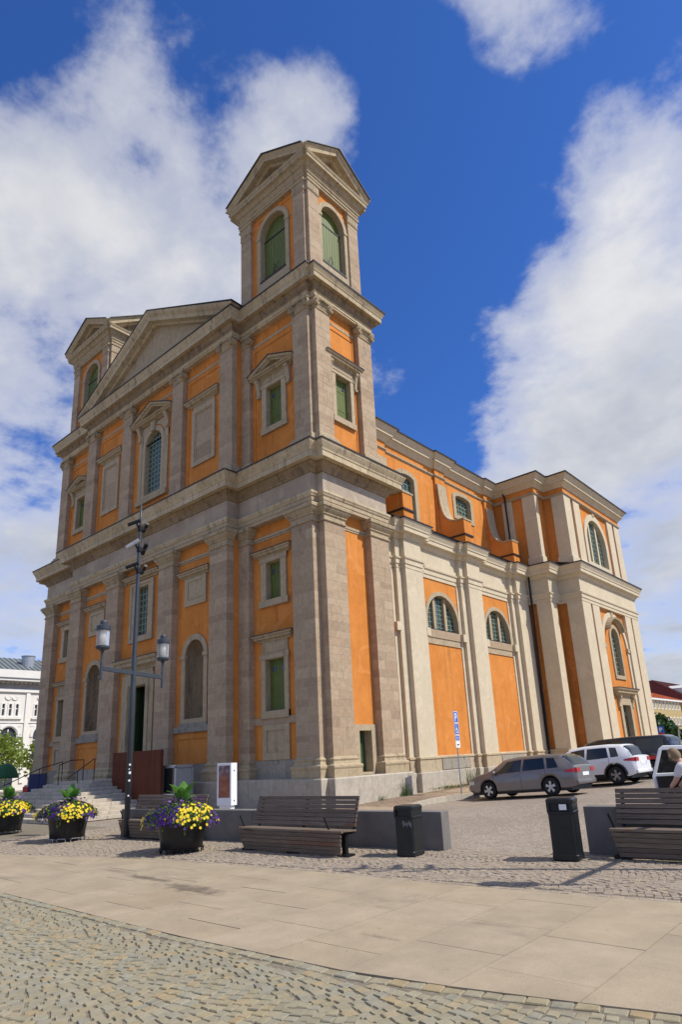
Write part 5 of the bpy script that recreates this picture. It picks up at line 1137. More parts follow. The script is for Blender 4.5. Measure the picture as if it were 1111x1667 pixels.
# ------------------------------------------------------------------ cars
def interp(pts, x):
    if x <= pts[0][0]: return pts[0][1]
    for (a, p), (c, q) in zip(pts, pts[1:]):
        if x <= c: t = (x-a)/(c-a); t = t*t*(3-2*t)*.5+t*.5; return p+(q-p)*t
    return pts[-1][1]
def car(name, label, cat, loc, heading, pitch, L_, W_, top, belt, wb, paint, wins, screen, rear, wheel_r=.32, sill=.24, tail=None, group='cars parked beside the church', red_stripe=False):
    """x runs from the tail (0) to the nose (L); the shell is lofted from top and belt lines, wheel arches cut into the lower edge"""
    t = thing(name, label, cat, loc, 0, group); t.rotation_euler = (0, pitch, heading)
    x0 = (L_-wb)/2*.96; ax = (x0+.02, x0+wb); cx = L_/2; sh = -cx
    def half(x): q = abs(2*x/L_-1); return W_/2*(1-.13*q**5-.05*q**12)
    def low(x):
        z = sill+.10*max(0, abs(2*x/L_-1)-.86)/.14
        for a in ax:
            d = abs(x-a); ra = wheel_r+.075
            if d < ra: z = max(z, wheel_r*.98+math.sqrt(ra*ra-d*d))
        return z
    def sec(x):
        w_ = half(x); zl = low(x); zb = interp(belt, x); zt = max(interp(top, x), zb+.03); up_ = min(1., (zt-zb)/.5); wr = w_*(.955-.20*up_); zm = max(zl+.05, zb*.62)
        return [(w_*.94, zl), (w_*.985, zl+.04), (w_*1.0, max(zm, zl+.07)), (w_*.99, max(zb-.10, zl+.09)), (w_*.955, max(zb, zl+.11)), (wr, zt-.075*up_-.015), (wr*.86, zt-.012), (wr*.45, zt), (0, zt+.006)]
    xs = sorted(set([0, .015, .05, .1, .18]+[L_*k/40 for k in range(1, 40)]+[L_-.18, L_-.1, L_-.05, L_-.015, L_]+[a+s*(wheel_r+.075)*math.cos(math.pi*k/12) for a in ax for k in range(13) for s in (1,)]))
    b = MB(); st = []
    for x in xs:
        e = min(x, L_-x); k = 1-.10*(1-min(1, e/.18))**2; s_ = sec(x); zc = (s_[0][1]+s_[-1][1])/2
        r_ = [(y*k, z) for y, z in s_]; full = r_+[(-y, z) for y, z in reversed(r_[:-1])]; st.append(b.pts([(x+sh, y, z) for y, z in full]))
    n = 17
    for a, c in zip(st, st[1:]): b.f += [(a+k, a+k+1, c+k+1, c+k) for k in range(n-1)]
    b.f += [tuple(range(st[0], st[0]+n)), tuple(reversed(range(st[-1], st[-1]+n)))]
    body = b.build('body', paint, t, True); md = body.modifiers.new('es', 'EDGE_SPLIT'); md.split_angle = R(38)
    b = MB(); b.box(.25+sh, L_-.25+sh, -W_/2*.86, W_/2*.86, sill-.08, .62); b.build('underbody', 'black_plastic', t)
    def sp(x, q, side, off=.008):
        s_ = sec(x); (y0, z0), (y1, z1) = s_[4], s_[5]; return Vector((x+sh, side*(y0+(y1-y0)*q+off), z0+(z1-z0)*q+.002))
    for side in (1, -1):
        for xb0, xb1, xt0, xt1 in wins:
            b = MB(); rows = []
            for i in range(9):
                f_ = i/8; rows.append(b.pts([sp(xb0+(xb1-xb0)*f_+((xt0+(xt1-xt0)*f_)-(xb0+(xb1-xb0)*f_))*q, .06+.86*q, side) for q in (0, .25, .5, .75, 1)]))
            for a, c in zip(rows, rows[1:]): b.f += [(a+k, a+k+1, c+k+1, c+k) for k in range(4)]
            b.build('side_window', 'car_glass', t, True, recalc=False)
    def screenpatch(xa, xb, nm):
        b = MB(); rows = []
        for i in range(11):
            x = xa+(xb-xa)*i/10; s_ = sec(x); P_ = [(s_[5][0]*.97, s_[5][1]+.012), (s_[6][0], s_[6][1]+.01), (s_[7][0], s_[7][1]+.01), (0, s_[8][1]+.01)]; rows.append(b.pts([(x+sh, y, z) for y, z in P_]+[(x+sh, -y, z) for y, z in reversed(P_[:-1])]))
        for a, c in zip(rows, rows[1:]): b.f += [(a+k, a+k+1, c+k+1, c+k) for k in range(6)]
        b.build(nm, 'car_glass', t, True, recalc=False)
    screenpatch(*screen, 'windscreen'); screenpatch(*rear, 'rear_window')
    for a in ax:
        for side in (1, -1):
            b = MB(); y = side*(W_/2-.115); r_ = wheel_r; b.lathe([(r_*.62, -.10), (r_*.90, -.105), (r_*.985, -.085), (r_, -.04), (r_, .04), (r_*.985, .085), (r_*.90, .105), (r_*.62, .10)], (a+sh, y, r_), 28, 'y', cap=False); wh = b.build('wheel', 'rubber', t, True)
            b = MB(); b.lathe([(r_*.66, .0), (r_*.66, .085*side), (r_*.62, .10*side), (r_*.58, .07*side)], (a+sh, y, r_), 24, 'y', cap=False)
            for k in range(5):
                an = 6.2832*k/5+.3*a; d = Vector((math.cos(an), 0, math.sin(an))); s_ = Vector((-d.z, 0, d.x)); c = Vector((a+sh, y+side*.078, r_)); e = Vector((0, side*.02, 0))
                q = [c+d*.04-s_*.035, c+d*r_*.63-s_*.055, c+d*r_*.63+s_*.055, c+d*.04+s_*.035]; b.hexa([p-e for p in q]+[p+e for p in q])
            b.lathe([(.055, .06*side), (.055, .10*side), (.02, .105*side)], (a+sh, y, r_), 12, 'y'); b.build('rim', 'alloy', wh)
            b = MB(); b.lathe([(r_*.6, 0), (r_*.6, .03*side)], (a+sh, y, r_), 20, 'y'); b.build('brake_disc', 'black_iron', wh)
    for side in (1, -1):          # lamps wrap round the corners of the shell
        def patch(xa, xb, za, zb, nm, mat):
            b = MB(); rows = []
            for i in range(6):
                x = xa+(xb-xa)*i/5; s_ = sec(x); e = min(x, L_-x); k = 1-.10*(1-min(1, e/.18))**2
                def yat(z):
                    for (y0, z0), (y1, z1) in zip(s_, s_[1:]):
                        if z0 <= z <= z1: return y0+(y1-y0)*((z-z0)/(z1-z0+1e-6))
                    return s_[4][0]
                rows.append(b.pts([(x+sh, side*(yat(z)*k+.008), z) for z in (za(i/5), (za(i/5)+zb(i/5))/2, zb(i/5))]))
            for a, c in zip(rows, rows[1:]): b.f += [(a+k, a+k+1, c+k+1, c+k) for k in range(2)]
            b.build(nm, mat, t, True, recalc=False)
        zb_ = interp(belt, .1); zf = interp(belt, L_-.3)
        patch(.0, .42, lambda q: zb_-.17+.05*q, lambda q: zb_-.01-.06*q, 'tail_lamp', 'tail_lamp'); patch(L_-.42, L_-.01, lambda q: zf-.16-.02*q, lambda q: zf-.03-.04*q, 'headlight', 'head_lamp')
        b = MB(); y = side*half(.05)*.9; b.box(sh-.018, sh+.012, min(y, y-side*.26), max(y, y-side*.26), zb_-.16, zb_-.02); b.build('tail_lamp', 'tail_lamp', t)
        xm = wins[-1][1]-.08; b = MB(); c = sp(xm, .06, side, .10); b.lathe([(.02, -.09), (.075, -.06), (.085, .02), (.05, .06)], (c.x, c.y, c.z+.06), 10, 'x'); b.build('wing_mirror', paint, t, True)
        for xd in [w[0] for w in wins[-2:]]+[wins[-1][1]]:
            q0, q1 = sec(xd)[1], sec(xd)[4]; b = MB(); b.tube([(xd+sh, side*(sec(xd)[k][0]+.001), sec(xd)[k][1]) for k in (1, 2, 3, 4)], .006, 4); b.build('door_gap', 'black_plastic', t)
        for xd in [w[0]+.12 for w in wins[-2:]]: b = MB(); y = side*(sec(xd)[3][0]+.012); z = interp(belt, xd)-.13; b.box(xd+sh, xd+sh+.17, y-.014, y+.014, z, z+.028); b.build('door_handle', paint, t)
    b = MB(); b.box(sh-.012, sh+.01, -.26, .26, zb_-.30, zb_-.18); b.build('number_plate', 'sign_white', t); b = MB(); b.box(sh-.014, sh+.01, -.26, -.225, zb_-.30, zb_-.18); b.build('plate_band', 'sign_blue', t)
    b = MB(); b.box(sh-.03, sh+.05, -W_/2*.8, W_/2*.8, .36, .5); bevel(b.build('rear_bumper', paint, t, True), .03, 2)
    if name == 'compact_suv':
        for a in ax:
            for side in (1, -1):
                b = MB(); ra = wheel_r+.075; b.tube([(a+sh+(ra+.03)*math.cos(q), side*(half(a)*.985+.006), wheel_r*.98+(ra+.03)*math.sin(q)) for q in [math.pi*k/12 for k in range(13)]], .045, 6); b.build('arch_cladding', 'black_plastic', t)
        for side in (1, -1): b = MB(); b.box(ax[0]+sh+.4, ax[1]+sh-.4, side*W_/2*.97-.02, side*W_/2*.97+.02, sill-.03, sill+.12); b.build('sill_cladding', 'black_plastic', t)
    if red_stripe:
        b = MB()
        for side in (1, -1): b.box(.3+sh, L_*.55+sh, side*W_/2-.004, side*W_/2+.010, .72, .86)
        b.build('red_stripe', 'sign_red', t)
    return t
HD = math.pi-R(3.7)
def onslope(x, y): return gz(x, y)
# estate car
est_top = [(0, .72), (.06, .98), (.35, 1.30), (.62, 1.42), (1.3, 1.475), (2.2, 1.48), (2.8, 1.44), (3.75, 1.0), (4.2, .92), (4.6, .80), (4.77, .60)]
est_belt = [(0, .92), (.5, .95), (1.6, .92), (3.2, .88), (3.8, .86), (4.4, .76), (4.77, .52)]
car('estate_car', 'plum-grey estate car parked nose to the church beside the parking sign', 'car', (5.75, 5.75, onslope(4.35, 5.8)+.075), HD, R(2.9), 4.77, 1.81, est_top, est_belt, 2.70, 'plum_grey_paint',
    [(.62, 1.05, .80, 1.12), (1.16, 2.10, 1.22, 2.05), (2.20, 3.42, 2.15, 2.78)], (2.92, 3.62), (.10, .5))
suv_top = [(0, .80), (.06, 1.0), (.30, 1.38), (.55, 1.50), (1.3, 1.545), (2.1, 1.545), (2.7, 1.49), (3.5, 1.06), (4.0, .98), (4.2, .86), (4.355, .62)]
suv_belt = [(0, .98), (.5, 1.02), (1.6, .97), (3.0, .93), (3.6, .92), (4.1, .80), (4.355, .55)]
car('compact_suv', 'white compact crossover parked between the estate car and a dark van', 'car', (6.9, 9.35, onslope(6.9, 9.35)+.0), HD, R(2.6), 4.355, 1.82, suv_top, suv_belt, 2.70, 'white_car_paint',
    [(.60, .92, .72, 1.0), (1.02, 1.95, 1.10, 1.92), (2.05, 3.18, 2.02, 2.62)], (2.78, 3.38), (.08, .42), .34, .28)
van_top = [(0, .9), (.05, 1.25), (.14, 1.58), (.4, 1.70), (2.0, 1.74), (3.2, 1.72), (3.7, 1.62), (4.4, 1.10), (4.75, .98), (4.9, .7)]
van_belt = [(0, 1.08), (2, 1.1), (3.6, 1.05), (4.4, .98), (4.75, .85), (4.9, .6)]
car('passenger_van', 'long black van with a red stripe parked beyond the white crossover', 'van', (7.3, 12.1, onslope(7.3, 12.1)), HD, R(2.2), 4.9, 1.92, van_top, van_belt, 3.0, 'black_car_paint',
    [(.3, 1.45, .32, 1.45), (1.55, 2.75, 1.55, 2.75), (2.88, 4.0, 2.88, 3.52)], (3.72, 4.3), (.02, .16), .34, .26, red_stripe=True)
oc = car('family_suv', 'pale car just behind the timber bench with its white rear door standing open', 'car', (15.85, -1.8, onslope(15.8, -1.8)), R(0), 0, 4.6, 1.84, [(x*4.6/4.355, z*1.13) for x, z in suv_top], [(x*4.6/4.355, z*1.10) for x, z in suv_belt], 2.75, 'light_car_paint',
    [(.62, .98, .78, 1.05), (1.08, 2.05, 1.16, 2.0), (2.15, 3.35, 2.1, 2.75)], (2.95, 3.55), (.10, .45), .35, .28)
# its open door, swung out towards the street
def open_door():
    e = bpy.data.objects.new('open_door', None); col.objects.link(e); e.parent = oc; e.location = (-1.85, -.92, 0); e.scale = (1, 1, 1.22); e.rotation_euler = (0, 0, R(215)); e['label'] = 'white door swung open, dark trim inside'
    Q = Fr((0, 0, 0), (1, 0, 0), (0, -1, 0)); out = [(0, .34), (.84, .34), (.98, .5), (1.02, .90), (.80, 1.36), (.70, 1.42), (.0, 1.40)]
    b = MB(); b.ex(Q, out, [[(.06, .95), (.92, .95), (.73, 1.34), (.06, 1.34)]], 0, .03); bevel(b.build('door_skin', 'white_car_paint', e), .01)
    b = MB(); b.ex(Q, [(.04, .38), (.82, .38), (.93, .52), (.95, .9), (.04, .9)], None, -.06, -.002); b.build('door_trim', 'black_plastic', e)
    b = MB(); b.ex(Q, [(.06, .95), (.92, .95), (.73, 1.34), (.06, 1.34)], None, .01, .018); b.build('door_glass', 'car_glass', e)
open_door()
# chrome rack on the van's tail
t = thing('bicycle_rack', 'silver tube rack fixed behind the black van', 'rack', (9.95, 12.0, gz(9.9, 12.)+.9), HD)
for y in (-.6, 0, .6):
    b = MB(); b.tube([(0, y, 0), (-.05, y, .8), (-.1, y, 1.05), (-.6, y, 1.05), (-.65, y, .7)], .03, 6); b.build('tube_frame', 'alloy', t)
for z in (.45, 1.05): b = MB(); b.tube([(-.06, -.6, z), (-.06, .6, z)], .025, 6); b.build('cross_tube', 'alloy', t)

# ------------------------------------------------------------------ the person leaning into the car
def skinned(name, verts, edges, radii, mat, parent, root=0, sub=2):
    me = bpy.data.meshes.new(name); me.from_pydata(verts, edges, []); me.materials.append(MATS[mat]); o = bpy.data.objects.new(name, me); col.objects.link(o); o.parent = parent
    sk_ = o.modifiers.new('skin', 'SKIN'); lay = me.skin_vertices[0].data if me.skin_vertices else None
    if lay is None:
        bm = bmesh.new(); bm.from_mesh(me); bm.verts.layers.skin.verify(); bm.to_mesh(me); bm.free(); lay = me.skin_vertices[0].data
    for d, r_ in zip(lay, radii): d.radius = r_ if isinstance(r_, tuple) else (r_, r_)
    lay[root].use_root = True; ss_ = o.modifiers.new('sub', 'SUBSURF'); ss_.levels = sub; ss_.render_levels = sub; me.shade_smooth(); return o
def person():
    gzv = gz(14.1, -3.3); t = thing('person', 'person in a white shirt and black vest leaning into the open car door', 'person', (14.12, -3.38, gzv), R(-8)); t.scale = (1.1, 1.1, 1.1)
    # local: faces -x, bent forward at the hips
    V = [(0, 0, .92), (-.05, 0, 1.05), (-.16, 0, 1.18), (-.27, 0, 1.29), (-.31, 0, 1.335), (-.02, .10, .88), (-.0, .11, .48), (.03, .11, .09), (-.10, .12, .05), (-.02, -.10, .88), (.02, -.11, .48), (.05, -.11, .09), (-.08, -.12, .05),
         (-.24, .19, 1.25), (-.34, .22, 1.02), (-.48, .16, .84), (-.24, -.19, 1.25), (-.34, -.24, 1.0), (-.50, -.16, .86), (-.345, 0, 1.38), (-.37, 0, 1.42)]
    E = [(0, 1), (1, 2), (2, 3), (3, 4), (0, 5), (5, 6), (6, 7), (7, 8), (0, 9), (9, 10), (10, 11), (11, 12), (3, 13), (13, 14), (14, 15), (3, 16), (16, 17), (17, 18), (4, 19), (19, 20)]
    rad = [(.17, .13), (.165, .125), (.165, .12), (.15, .115), .058, .095, .065, .05, .04, .095, .065, .05, .04, .072, .052, .038, .072, .052, .038, .055, .06]
    skinned('body', V, E, rad, 'skin', t)
    skinned('vest', [(.0, 0, .96), (-.05, 0, 1.05), (-.16, 0, 1.18), (-.27, 0, 1.29)], [(0, 1), (1, 2), (2, 3)], [(.178, .14), (.178, .14), (.178, .135), (.15, .12)], 'black_cloth', t)
    skinned('cardigan', [(-.12, 0, 1.14), (-.19, 0, 1.22), (-.285, 0, 1.305)], [(0, 1), (1, 2)], [(.186, .145), (.19, .145), (.155, .11)], 'white_cloth', t)
    for s in (1, -1): skinned('sleeve', [(-.20, s*.13, 1.27), (-.25, s*.20, 1.24), (-.34, s*.23, 1.02)], [(0, 1), (1, 2)], [.09, .085, .068], 'white_cloth', t)
    for s in (1, -1): skinned('trouser_leg', [(-.0, s*.07, .92), (-.01, s*.105, .80), (.01, s*.11, .48), (.035, s*.11, .12)], [(0, 1), (1, 2), (2, 3)], [.11, .11, .085, .075], 'tan_cloth', t)
    hd = MB(); c = Vector((-.40, 0, 1.45)); d = Vector((-.72, 0, -.1)).normalized(); upv = Vector((-.25, 0, 1)).normalized(); sv = Vector((0, 1, 0))
    st = []
    for i in range(13):
        ph = math.pi*i/12; z = math.cos(ph); rr = math.sin(ph); ring = []
        for k in range(18):
            a = 6.2832*k/18; fx, fy = math.cos(a), math.sin(a); jaw = 1-.22*max(0, -z); p = c+upv*(z*.125)+d*(fx*rr*.105*(jaw if fx > 0 else 1))+sv*(fy*rr*.08*jaw)
            if fx > .93 and -.35 < z < .1: p += d*.022*(1-abs(z+.12)/.3)
            ring.append(p)
        st.append(hd.pts(ring))
    for a, b_ in zip(st, st[1:]): hd.f += [(a+k, a+(k+1) % 18, b_+(k+1) % 18, b_+k) for k in range(18)]
    h = hd.build('head', 'skin', t, True)
    hr = MB(); st = []
    for i in range(9):
        ph = math.pi*.66*i/8; z = math.cos(ph); rr = math.sin(ph); ring = []
        for k in range(18):
            a = 6.2832*k/18; fx, fy = math.cos(a), math.sin(a); cut = .0 if (fx > .35 and z < .45) else 1; s_ = 1.13+.03*math.sin(5*a+i) if cut else .9; ring.append(c+upv*(z*.125*1.12)+d*(fx*rr*.105*s_)+sv*(fy*rr*.08*s_*1.05))
        st.append(hr.pts(ring))
    for a, b_ in zip(st, st[1:]): hr.f += [(a+k, a+(k+1) % 18, b_+(k+1) % 18, b_+k) for k in range(18)]
    hr.build('hair', 'grey_hair', h, True)
    for s in (1, -1):
        e = MB(); e.lathe([(.003, -.012), (.012, 0), (.003, .012)], tuple(c+d*.09+sv*s*.033+upv*.015), 8, 'y'); e.build('eye', 'black_plastic', h); e = MB(); e.lathe([(.004, -.008), (.028, 0), (.02, .012)], tuple(c+sv*s*.08-upv*.01), 10, 'y'); e.build('ear', 'skin', h)
        w_ = Vector((-.48, .16, .84)) if s > 0 else Vector((-.50, -.16, .86))
        vs_, es, rs = [tuple(w_), tuple(w_+Vector((-.05, 0, -.06)))], [(0, 1)], [.034, .036]
        for k in range(4):
            base = w_+Vector((-.06, (k-1.5)*.019, -.07)); i0 = len(vs_); ln = (.07, .08, .075, .06)[k]; vs_ += [tuple(base), tuple(base+Vector((-ln*.5, 0, -ln*.35))), tuple(base+Vector((-ln*.7, 0, -ln*.95)))]; es += [(1, i0), (i0, i0+1), (i0+1, i0+2)]; rs += [.011, .009, .008]
        i0 = len(vs_); q = w_+Vector((-.03, -s*.035, -.04)); vs_ += [tuple(q), tuple(q+Vector((-.035, -s*.02, -.03)))]; es += [(0, i0), (i0, i0+1)]; rs += [.012, .010]
        skinned('hand', vs_, es, rs, 'skin', t, 0, 1)
person()
t = thing('carrier_bag', 'orange carrier bag standing at the feet of the leaning person', 'bag', (14.05, -3.85, 0), R(20))
b = MB(); b.hexa([(-.2, -.12, 0), (.2, -.12, 0), (.2, .12, 0), (-.2, .12, 0), (-.24, -.06, .55), (.24, -.06, .55), (.24, .06, .55), (-.24, .06, .55)]); bevel(b.build('sack', 'orange_bag', t), .02, 2)
for y in (-.05, .05): b = MB(); b.tube([(-.1, y, .54), (-.08, y, .70), (.08, y, .70), (.1, y, .54)], .01, 5); b.build('handle', 'orange_bag', t)

# ------------------------------------------------------------------ trees
def tree(name, label, loc, h, trunk_h, rad, mat, n, seed, lsize, group='trees around the square', clumps=14):
    t = thing(name, label, 'tree', loc, 0, group); r = random.Random(seed); b = MB()
    b.tube([(0, 0, -.1), (.02, .02, trunk_h*.6), (-.03, .03, trunk_h), (0, 0, h*.75)], [.09*h/4, .07*h/4, .055*h/4, .02], 8); cl = []
    for k in range(clumps):
        a = 2.4*k; q = ((k+.5)/clumps); z = trunk_h+(h-trunk_h)*q*.92; rr = rad*math.sin(math.pi*min(.95, .18+q*.78))*r.uniform(.45, .85); c = Vector((rr*math.cos(a), rr*math.sin(a), z)); cl.append((c, rad*r.uniform(.28, .46))); b.tube([(0, 0, trunk_h*.8+(z-trunk_h)*.5), tuple(c*.6+Vector((0, 0, z*.4))), tuple(c)], [.035*h/4, .02*h/4, .008], 5)
    b.build('trunk', 'bark', t, True); m_ = MB()
    def f():
        c, q = r.choice(cl); v = Vector((r.gauss(0, 1), r.gauss(0, 1), r.gauss(0, .75))).normalized()*q*r.random()**.4; return c+v, v.normalized()
    leafcloud(m_, r, n, f, lsize); tag(m_.build('crown', mat, t, recalc=False), kind='stuff'); return t
tree('maple_tree', 'young yellow-green maple in front of the white arcaded building', (-50, 7.2, 0), 5.4, 2.0, 3.0, 'maple_leaf', 2000, 3, .28)
tree('maple_tree', 'young yellow-green maple almost hidden by the church corner', (-50.5, 12.2, 0), 5.2, 2.0, 2.6, 'maple_leaf', 1600, 5, .28)
tree('street_tree', 'low dark green street tree beside the red and blue parking board', (-1.5, 48, 1.2), 2.6, .8, 2.3, 'dark_leaf', 5200, 8, .30)
tree('street_tree', 'taller dark green street tree before the yellow house', (2.9, 55, 1.2), 4.0, 1.0, 2.8, 'dark_leaf', 6000, 9, .32)
tree('street_tree', 'dark green street tree at the end of the row of parked cars', (7.6, 52, 1.2), 4.0, 1.0, 2.6, 'dark_leaf', 5000, 10, .32)

# ------------------------------------------------------------------ far buildings
def window_part(fr, u0, u1, z0, z1, parent, frame='ivory_trim', arched=False, bars=2, depth=.25, glass='far_glass'):
    oo = arch(u0, u1, z0, z1-(u1-u0)/2, 12) if arched else rect(u0, u1, z0, z1); uc = (u0+u1)/2; m_ = .1
    ii = arch(u0+m_, u1-m_, z0+m_, z1-(u1-u0)/2, 12) if arched else rect(u0+m_, u1-m_, z0+m_, z1-m_)
    b = MB(); b.ex(fr, grow(oo, .04), [ii], -depth, .05); w_ = b.build('window', frame, parent); b = MB(); b.ex(fr, grow(ii, .01), None, -depth*.8-.02, -depth*.8); b.build('pane', glass, w_)
    b = MB()
    for k in range(1, bars): u = u0+(u1-u0)*k/bars; b.fbox(fr, u-.05, u+.05, z0+m_, z1-m_-((u1-u0)*.12 if arched else 0), -depth*.8, -depth*.5)
    zt = z0+(z1-z0)*.6; b.fbox(fr, u0+m_, u1-m_, zt-.05, zt+.05, -depth*.8, -depth*.5); b.build('glazing_bars', frame, w_); return w_
def white_building():
    X0 = -60.; t = thing('arcaded_building', 'cream white building with tall arched windows and a grey metal roof', 'building', (X0, 8, 0)); Q = Fr((0, -8, 0), (0, 1, 0), (1, 0, 0))
    u0, u1 = -2., 40.; bays = []; u = 11.45-1.62*0-4.72*2
    per = 3.62
    k0 = -3; cs = [12.05+per*k for k in range(k0, 8)]
    hol = []
    for c in cs: hol += [arch(c-1.0, c+1.0, 3.2, 6.0, 12)]+[rect(c-1.05+.75*j, c-.55+.75*j, 8.05, 9.55) for j in range(3)]
    b = MB(); b.ex(Q, rect(u0, u1, 0, 10.8), hol, -.6, 0); b.build('wall', 'white_wall', t)
    b = MB(); b.box(-14, -.62, u0-7.9, u1-8.1, 0, 12.2); b.build('core', 'white_wall', t)
    for c in cs:
        window_part(Q, c-1.0, c+1.0, 3.2, 7.0, t, arched=True)
        for j in range(3): window_part(Q, c-1.05+.75*j, c-.55+.75*j, 8.05, 9.55, t, bars=1)
        b = MB(); b.ex(Q, arch(c-1.22, c+1.22, 5.8, 6.0, 14), [arch(c-1.0, c+1.0, 5.8, 6.0, 14)], 0, .12); b.build('arch_moulding', 'ivory_trim', t)
        b = MB(); b.fbox(Q, c-1.25, c+1.25, 7.78, 7.95, 0, .22); b.fbox(Q, c-1.3, c+1.3, 6.95, 7.2, 0, .04); b.build('sill', 'ivory_trim', t)
        b = MB()
        for j in (-.62, .1): 
            for k in range(9): a = math.pi*k/8; b.lathe([(.02, 0), (.10, .04), (.02, .09)], (0.02, c+j+.26+.3*math.cos(a)-8, 10.25-.32*math.sin(a)), 6, 'x')
        b.build('festoon', 'ivory_trim', t)
        b = MB(); b.fbox(Q, c+per/2-.22, c+per/2+.22, .8, 10.7, 0, .14); b.build('pilaster_strip', 'ivory_trim', t)
        b = MB(); b.ex(Q, arch(c-.9, c+.9, .2, 2.0, 10, .7), None, 0, .02); b.build('ground_arch', 'far_glass', t)
    for z, h, d in ((7.35, .16, .1), (5.95, .08, .08), (10.8, .35, .22), (2.85, .25, .18)): b = MB(); b.fbox(Q, u0, u1, z, z+h, -.1, d) if z != 5.95 else None; b.build('string_course', 'ivory_trim', t) if b.v else None
    b = MB(); b.fbox(Q, u0, u1, 11.15, 11.75, -.1, .12); b.build('frieze', 'stone_grey_base', t)
    b = MB(); b.fbox(Q, u0, u1, 12.0, 12.25, -.3, .95); b.fbox(Q, u0, u1, 11.95, 12.0, -.3, .8); b.build('cornice', 'ivory_trim', t); b = MB()
    for k in range(80): b.fbox(Q, u0+.5*k+.1, u0+.5*k+.34, 11.76, 11.96, .1, .7)
    b.build('brackets', 'stone_grey_base', t); b = MB(); b.fbox(Q, u0, u1, 12.25, 12.34, -.3, 1.05); b.build('eave_roof', 'grey_roof', t)
    b = MB(); b.fbox(Q, u0, u1, 12.34, 13.45, -1.2, -.6); b.build('parapet', 'white_wall', t)
    b = MB(); b.hexa([Q.P(u0, 13.4, -.9), Q.P(u1, 13.4, -.9), Q.P(u1, 13.4, -13), Q.P(u0, 13.4, -13), Q.P(u0, 15.6, -6), Q.P(u1, 15.6, -6), Q.P(u1, 15.6, -9), Q.P(u0, 15.6, -9)]); rf = b.build('roof', 'grey_roof', t)
    b = MB(); sl_ = math.atan2(2.2, 5.1)
    for k in range(70): u = u0+.6*k; b.hexa([Q.P(u, 13.42, -.9), Q.P(u+.05, 13.42, -.9), Q.P(u+.05, 15.6, -6), Q.P(u, 15.6, -6), Q.P(u, 13.50, -.9), Q.P(u+.05, 13.50, -.9), Q.P(u+.05, 15.68, -6), Q.P(u, 15.68, -6)])
    b.build('standing_seams', 'grey_roof', rf)
    for u in (14.9, 10.1): b = MB(); b.lathe([(.75, 14.0), (.75, 15.5)], (-3.4, u-8, 0), 16); b.lathe([(.82, 15.5), (.82, 15.6)], (-3.4, u-8, 0), 16); b.build('vent', 'zinc', rf, False)
white_building()
t = thing('parasol', 'round green parasol on the square before the white building', 'parasol', (-31.3, .8, 0)); t.scale = (.5, .5, .8); b = MB(); b.lathe([(1.7, 1.95), (1.66, 2.2), (1.3, 2.75), (.7, 3.1), (.05, 3.25)], n=18); b.build('canopy', 'parasol_green', t, True); b = MB(); b.tube([(0, 0, 0), (0, 0, 3.2)], .03, 6); b.build('pole', 'black_iron', t)
def house(name, label, x, y0, y1, z_e, storeys, wall, roof, ridge, depth=12, per=1.9, z0=1.):
    t = thing(name, label, 'building', (x, y0, z0), 0); Q = Fr((0, 0, -z0), (0, 1, 0), (1, 0, 0)); ln = y1-y0; n = int(ln/per); hol = []; sh = (z_e-z0)/storeys
    for s in range(storeys):
        for k in range(n): c = per*(k+.5)+(ln-n*per)/2; zz = z0+sh*s+sh*.34; hol.append((c, zz, zz+sh*.5))
    b = MB(); b.ex(Q, rect(0, ln, z0-1, z_e), [rect(c-.45, c+.45, a, q) for c, a, q in hol], -.4, 0); b.build('wall', wall, t); b = MB(); b.box(-depth, -.42, .05, ln-.05, -1, z_e-z0); b.build('core', wall, t)
    for c, a, q in hol: window_part(Q, c-.45, c+.45, a, q, t)
    b = MB(); b.hexa([(.5, -.3, z_e-z0), (.5, ln+.3, z_e-z0), (-depth-.5, ln+.3, z_e-z0), (-depth-.5, -.3, z_e-z0), (-depth*.45, .6, ridge-z0), (-depth*.45, ln-.6, ridge-z0), (-depth*.55, ln-.6, ridge-z0), (-depth*.55, .6, ridge-z0)]); rf = b.build('roof', roof, t)
    b = MB(); b.fbox(Q, -.2, ln+.2, z_e-.3, z_e, 0, .45); b.build('eaves', 'ivory_trim', t)
    b = MB()
    for k in range(int(ln/.45)): u = .45*k; b.hexa([(.5, u, z_e-z0+.02), (.5, u+.1, z_e-z0+.02), (-depth*.45, u+.1, ridge-z0+.02), (-depth*.45, u, ridge-z0+.02), (.5, u, z_e-z0+.10), (.5, u+.1, z_e-z0+.10), (-depth*.45, u+.1, ridge-z0+.10), (-depth*.45, u, ridge-z0+.10)])
    b.build('roof_ribs', roof, rf); return t, rf
t, rf = house('town_house', 'mustard yellow town house with an orange tiled roof', -14, 88, 106, 8.5, 3, 'mustard_wall', 'orange_tile', 10.6)
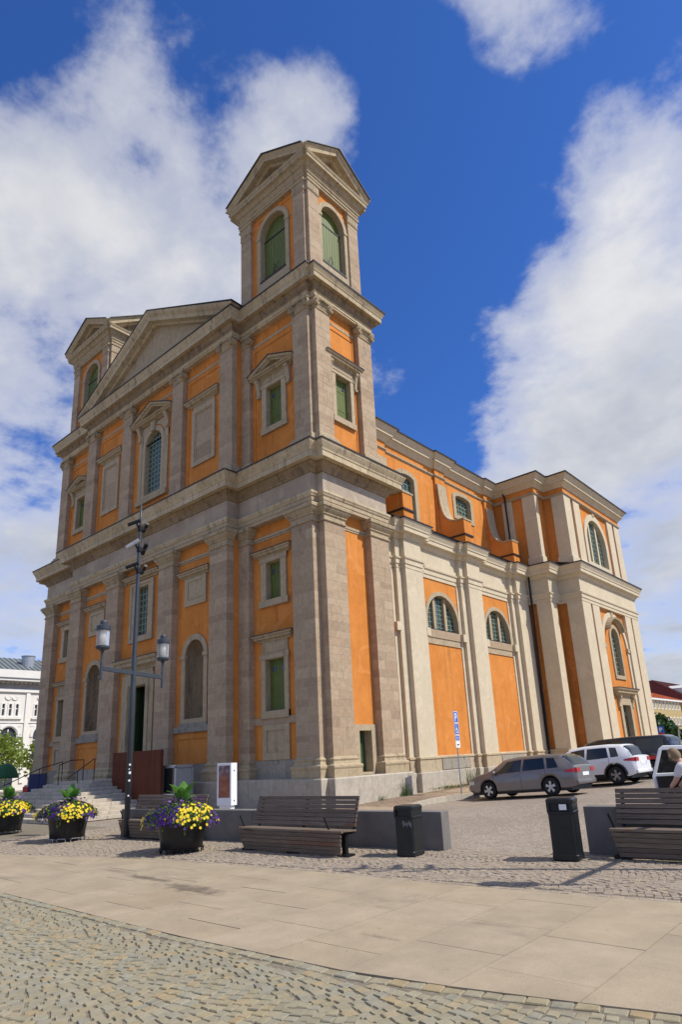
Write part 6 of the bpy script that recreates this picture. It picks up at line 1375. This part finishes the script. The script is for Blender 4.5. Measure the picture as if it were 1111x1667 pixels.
t, rf = house('town_house', 'tall town house with a dark red roof and two chimneys behind the mustard house', -23, 92, 116, 9.2, 3, 'yellow_wall', 'red_roof', 12.6)
for y in (6, 9.5): b = MB(); b.box(-5.4, -4.2, y, y+1.4, 10.6, 12.9); b.box(-5.5, -4.1, y-.1, y+1.5, 12.7, 13.0); b.build('chimney', 'red_roof', rf)
t, rf = house('town_house', 'pale yellow town house with red dormered mansard roof', -13, 107, 136, 8.8, 3, 'yellow_wall', 'red_roof', 12.6)
for k in range(9): b = MB(); y = 2+3*k; b.box(-3.2, -.2, y, y+1.3, 8.0, 9.9); b.hexa([(-.1, y-.15, 9.9), (-.1, y+1.45, 9.9), (-3.2, y+1.45, 9.9), (-3.2, y-.15, 9.9), (-.1, y+.5, 10.4), (-.1, y+.8, 10.4), (-3.2, y+.8, 10.4), (-3.2, y+.5, 10.4)]); d_ = b.build('dormer', 'ivory_trim', rf)
t = thing('parking_board', 'red and blue parking board on a post at the end of the church', 'parking board', (1.5, 38.4, gz(1.3, 38.5)+.2), R(15)); t.scale = (.6, .6, .6); b = MB(); b.tube([(0, 0, 0), (0, 0, 3.0)], .04, 6); b.build('post', 'zinc', t)
b = MB(); b.box(-.45, .45, -.06, -.03, 2.1, 2.95); b.build('blue_plate', 'sign_blue', t); b = MB(); b.box(-.45, .45, -.06, -.03, 1.45, 2.08); b.build('red_plate', 'sign_red', t)
b = MB(); Q = Fr((0, -.06, 0), (1, 0, 0), (0, -1, 0)); zc = 2.52; b.ex(Q, [(-.16, zc-.28), (-.05, zc-.28), (-.05, zc-.06), (.04, zc-.06)]+[(.04+.16*math.sin(math.pi*k/8), zc+.1-.16*math.cos(math.pi*k/8)) for k in range(1, 8)]+[(.04, zc+.26), (-.16, zc+.26)], [[(-.05, zc+.03), (.03, zc+.03)]+[(.03+.07*math.sin(math.pi*k/6), zc+.1-.07*math.cos(math.pi*k/6)) for k in range(1, 6)]+[(.03, zc+.17), (-.05, zc+.17)]], 0, .01); b.build('letter', 'sign_white', t)
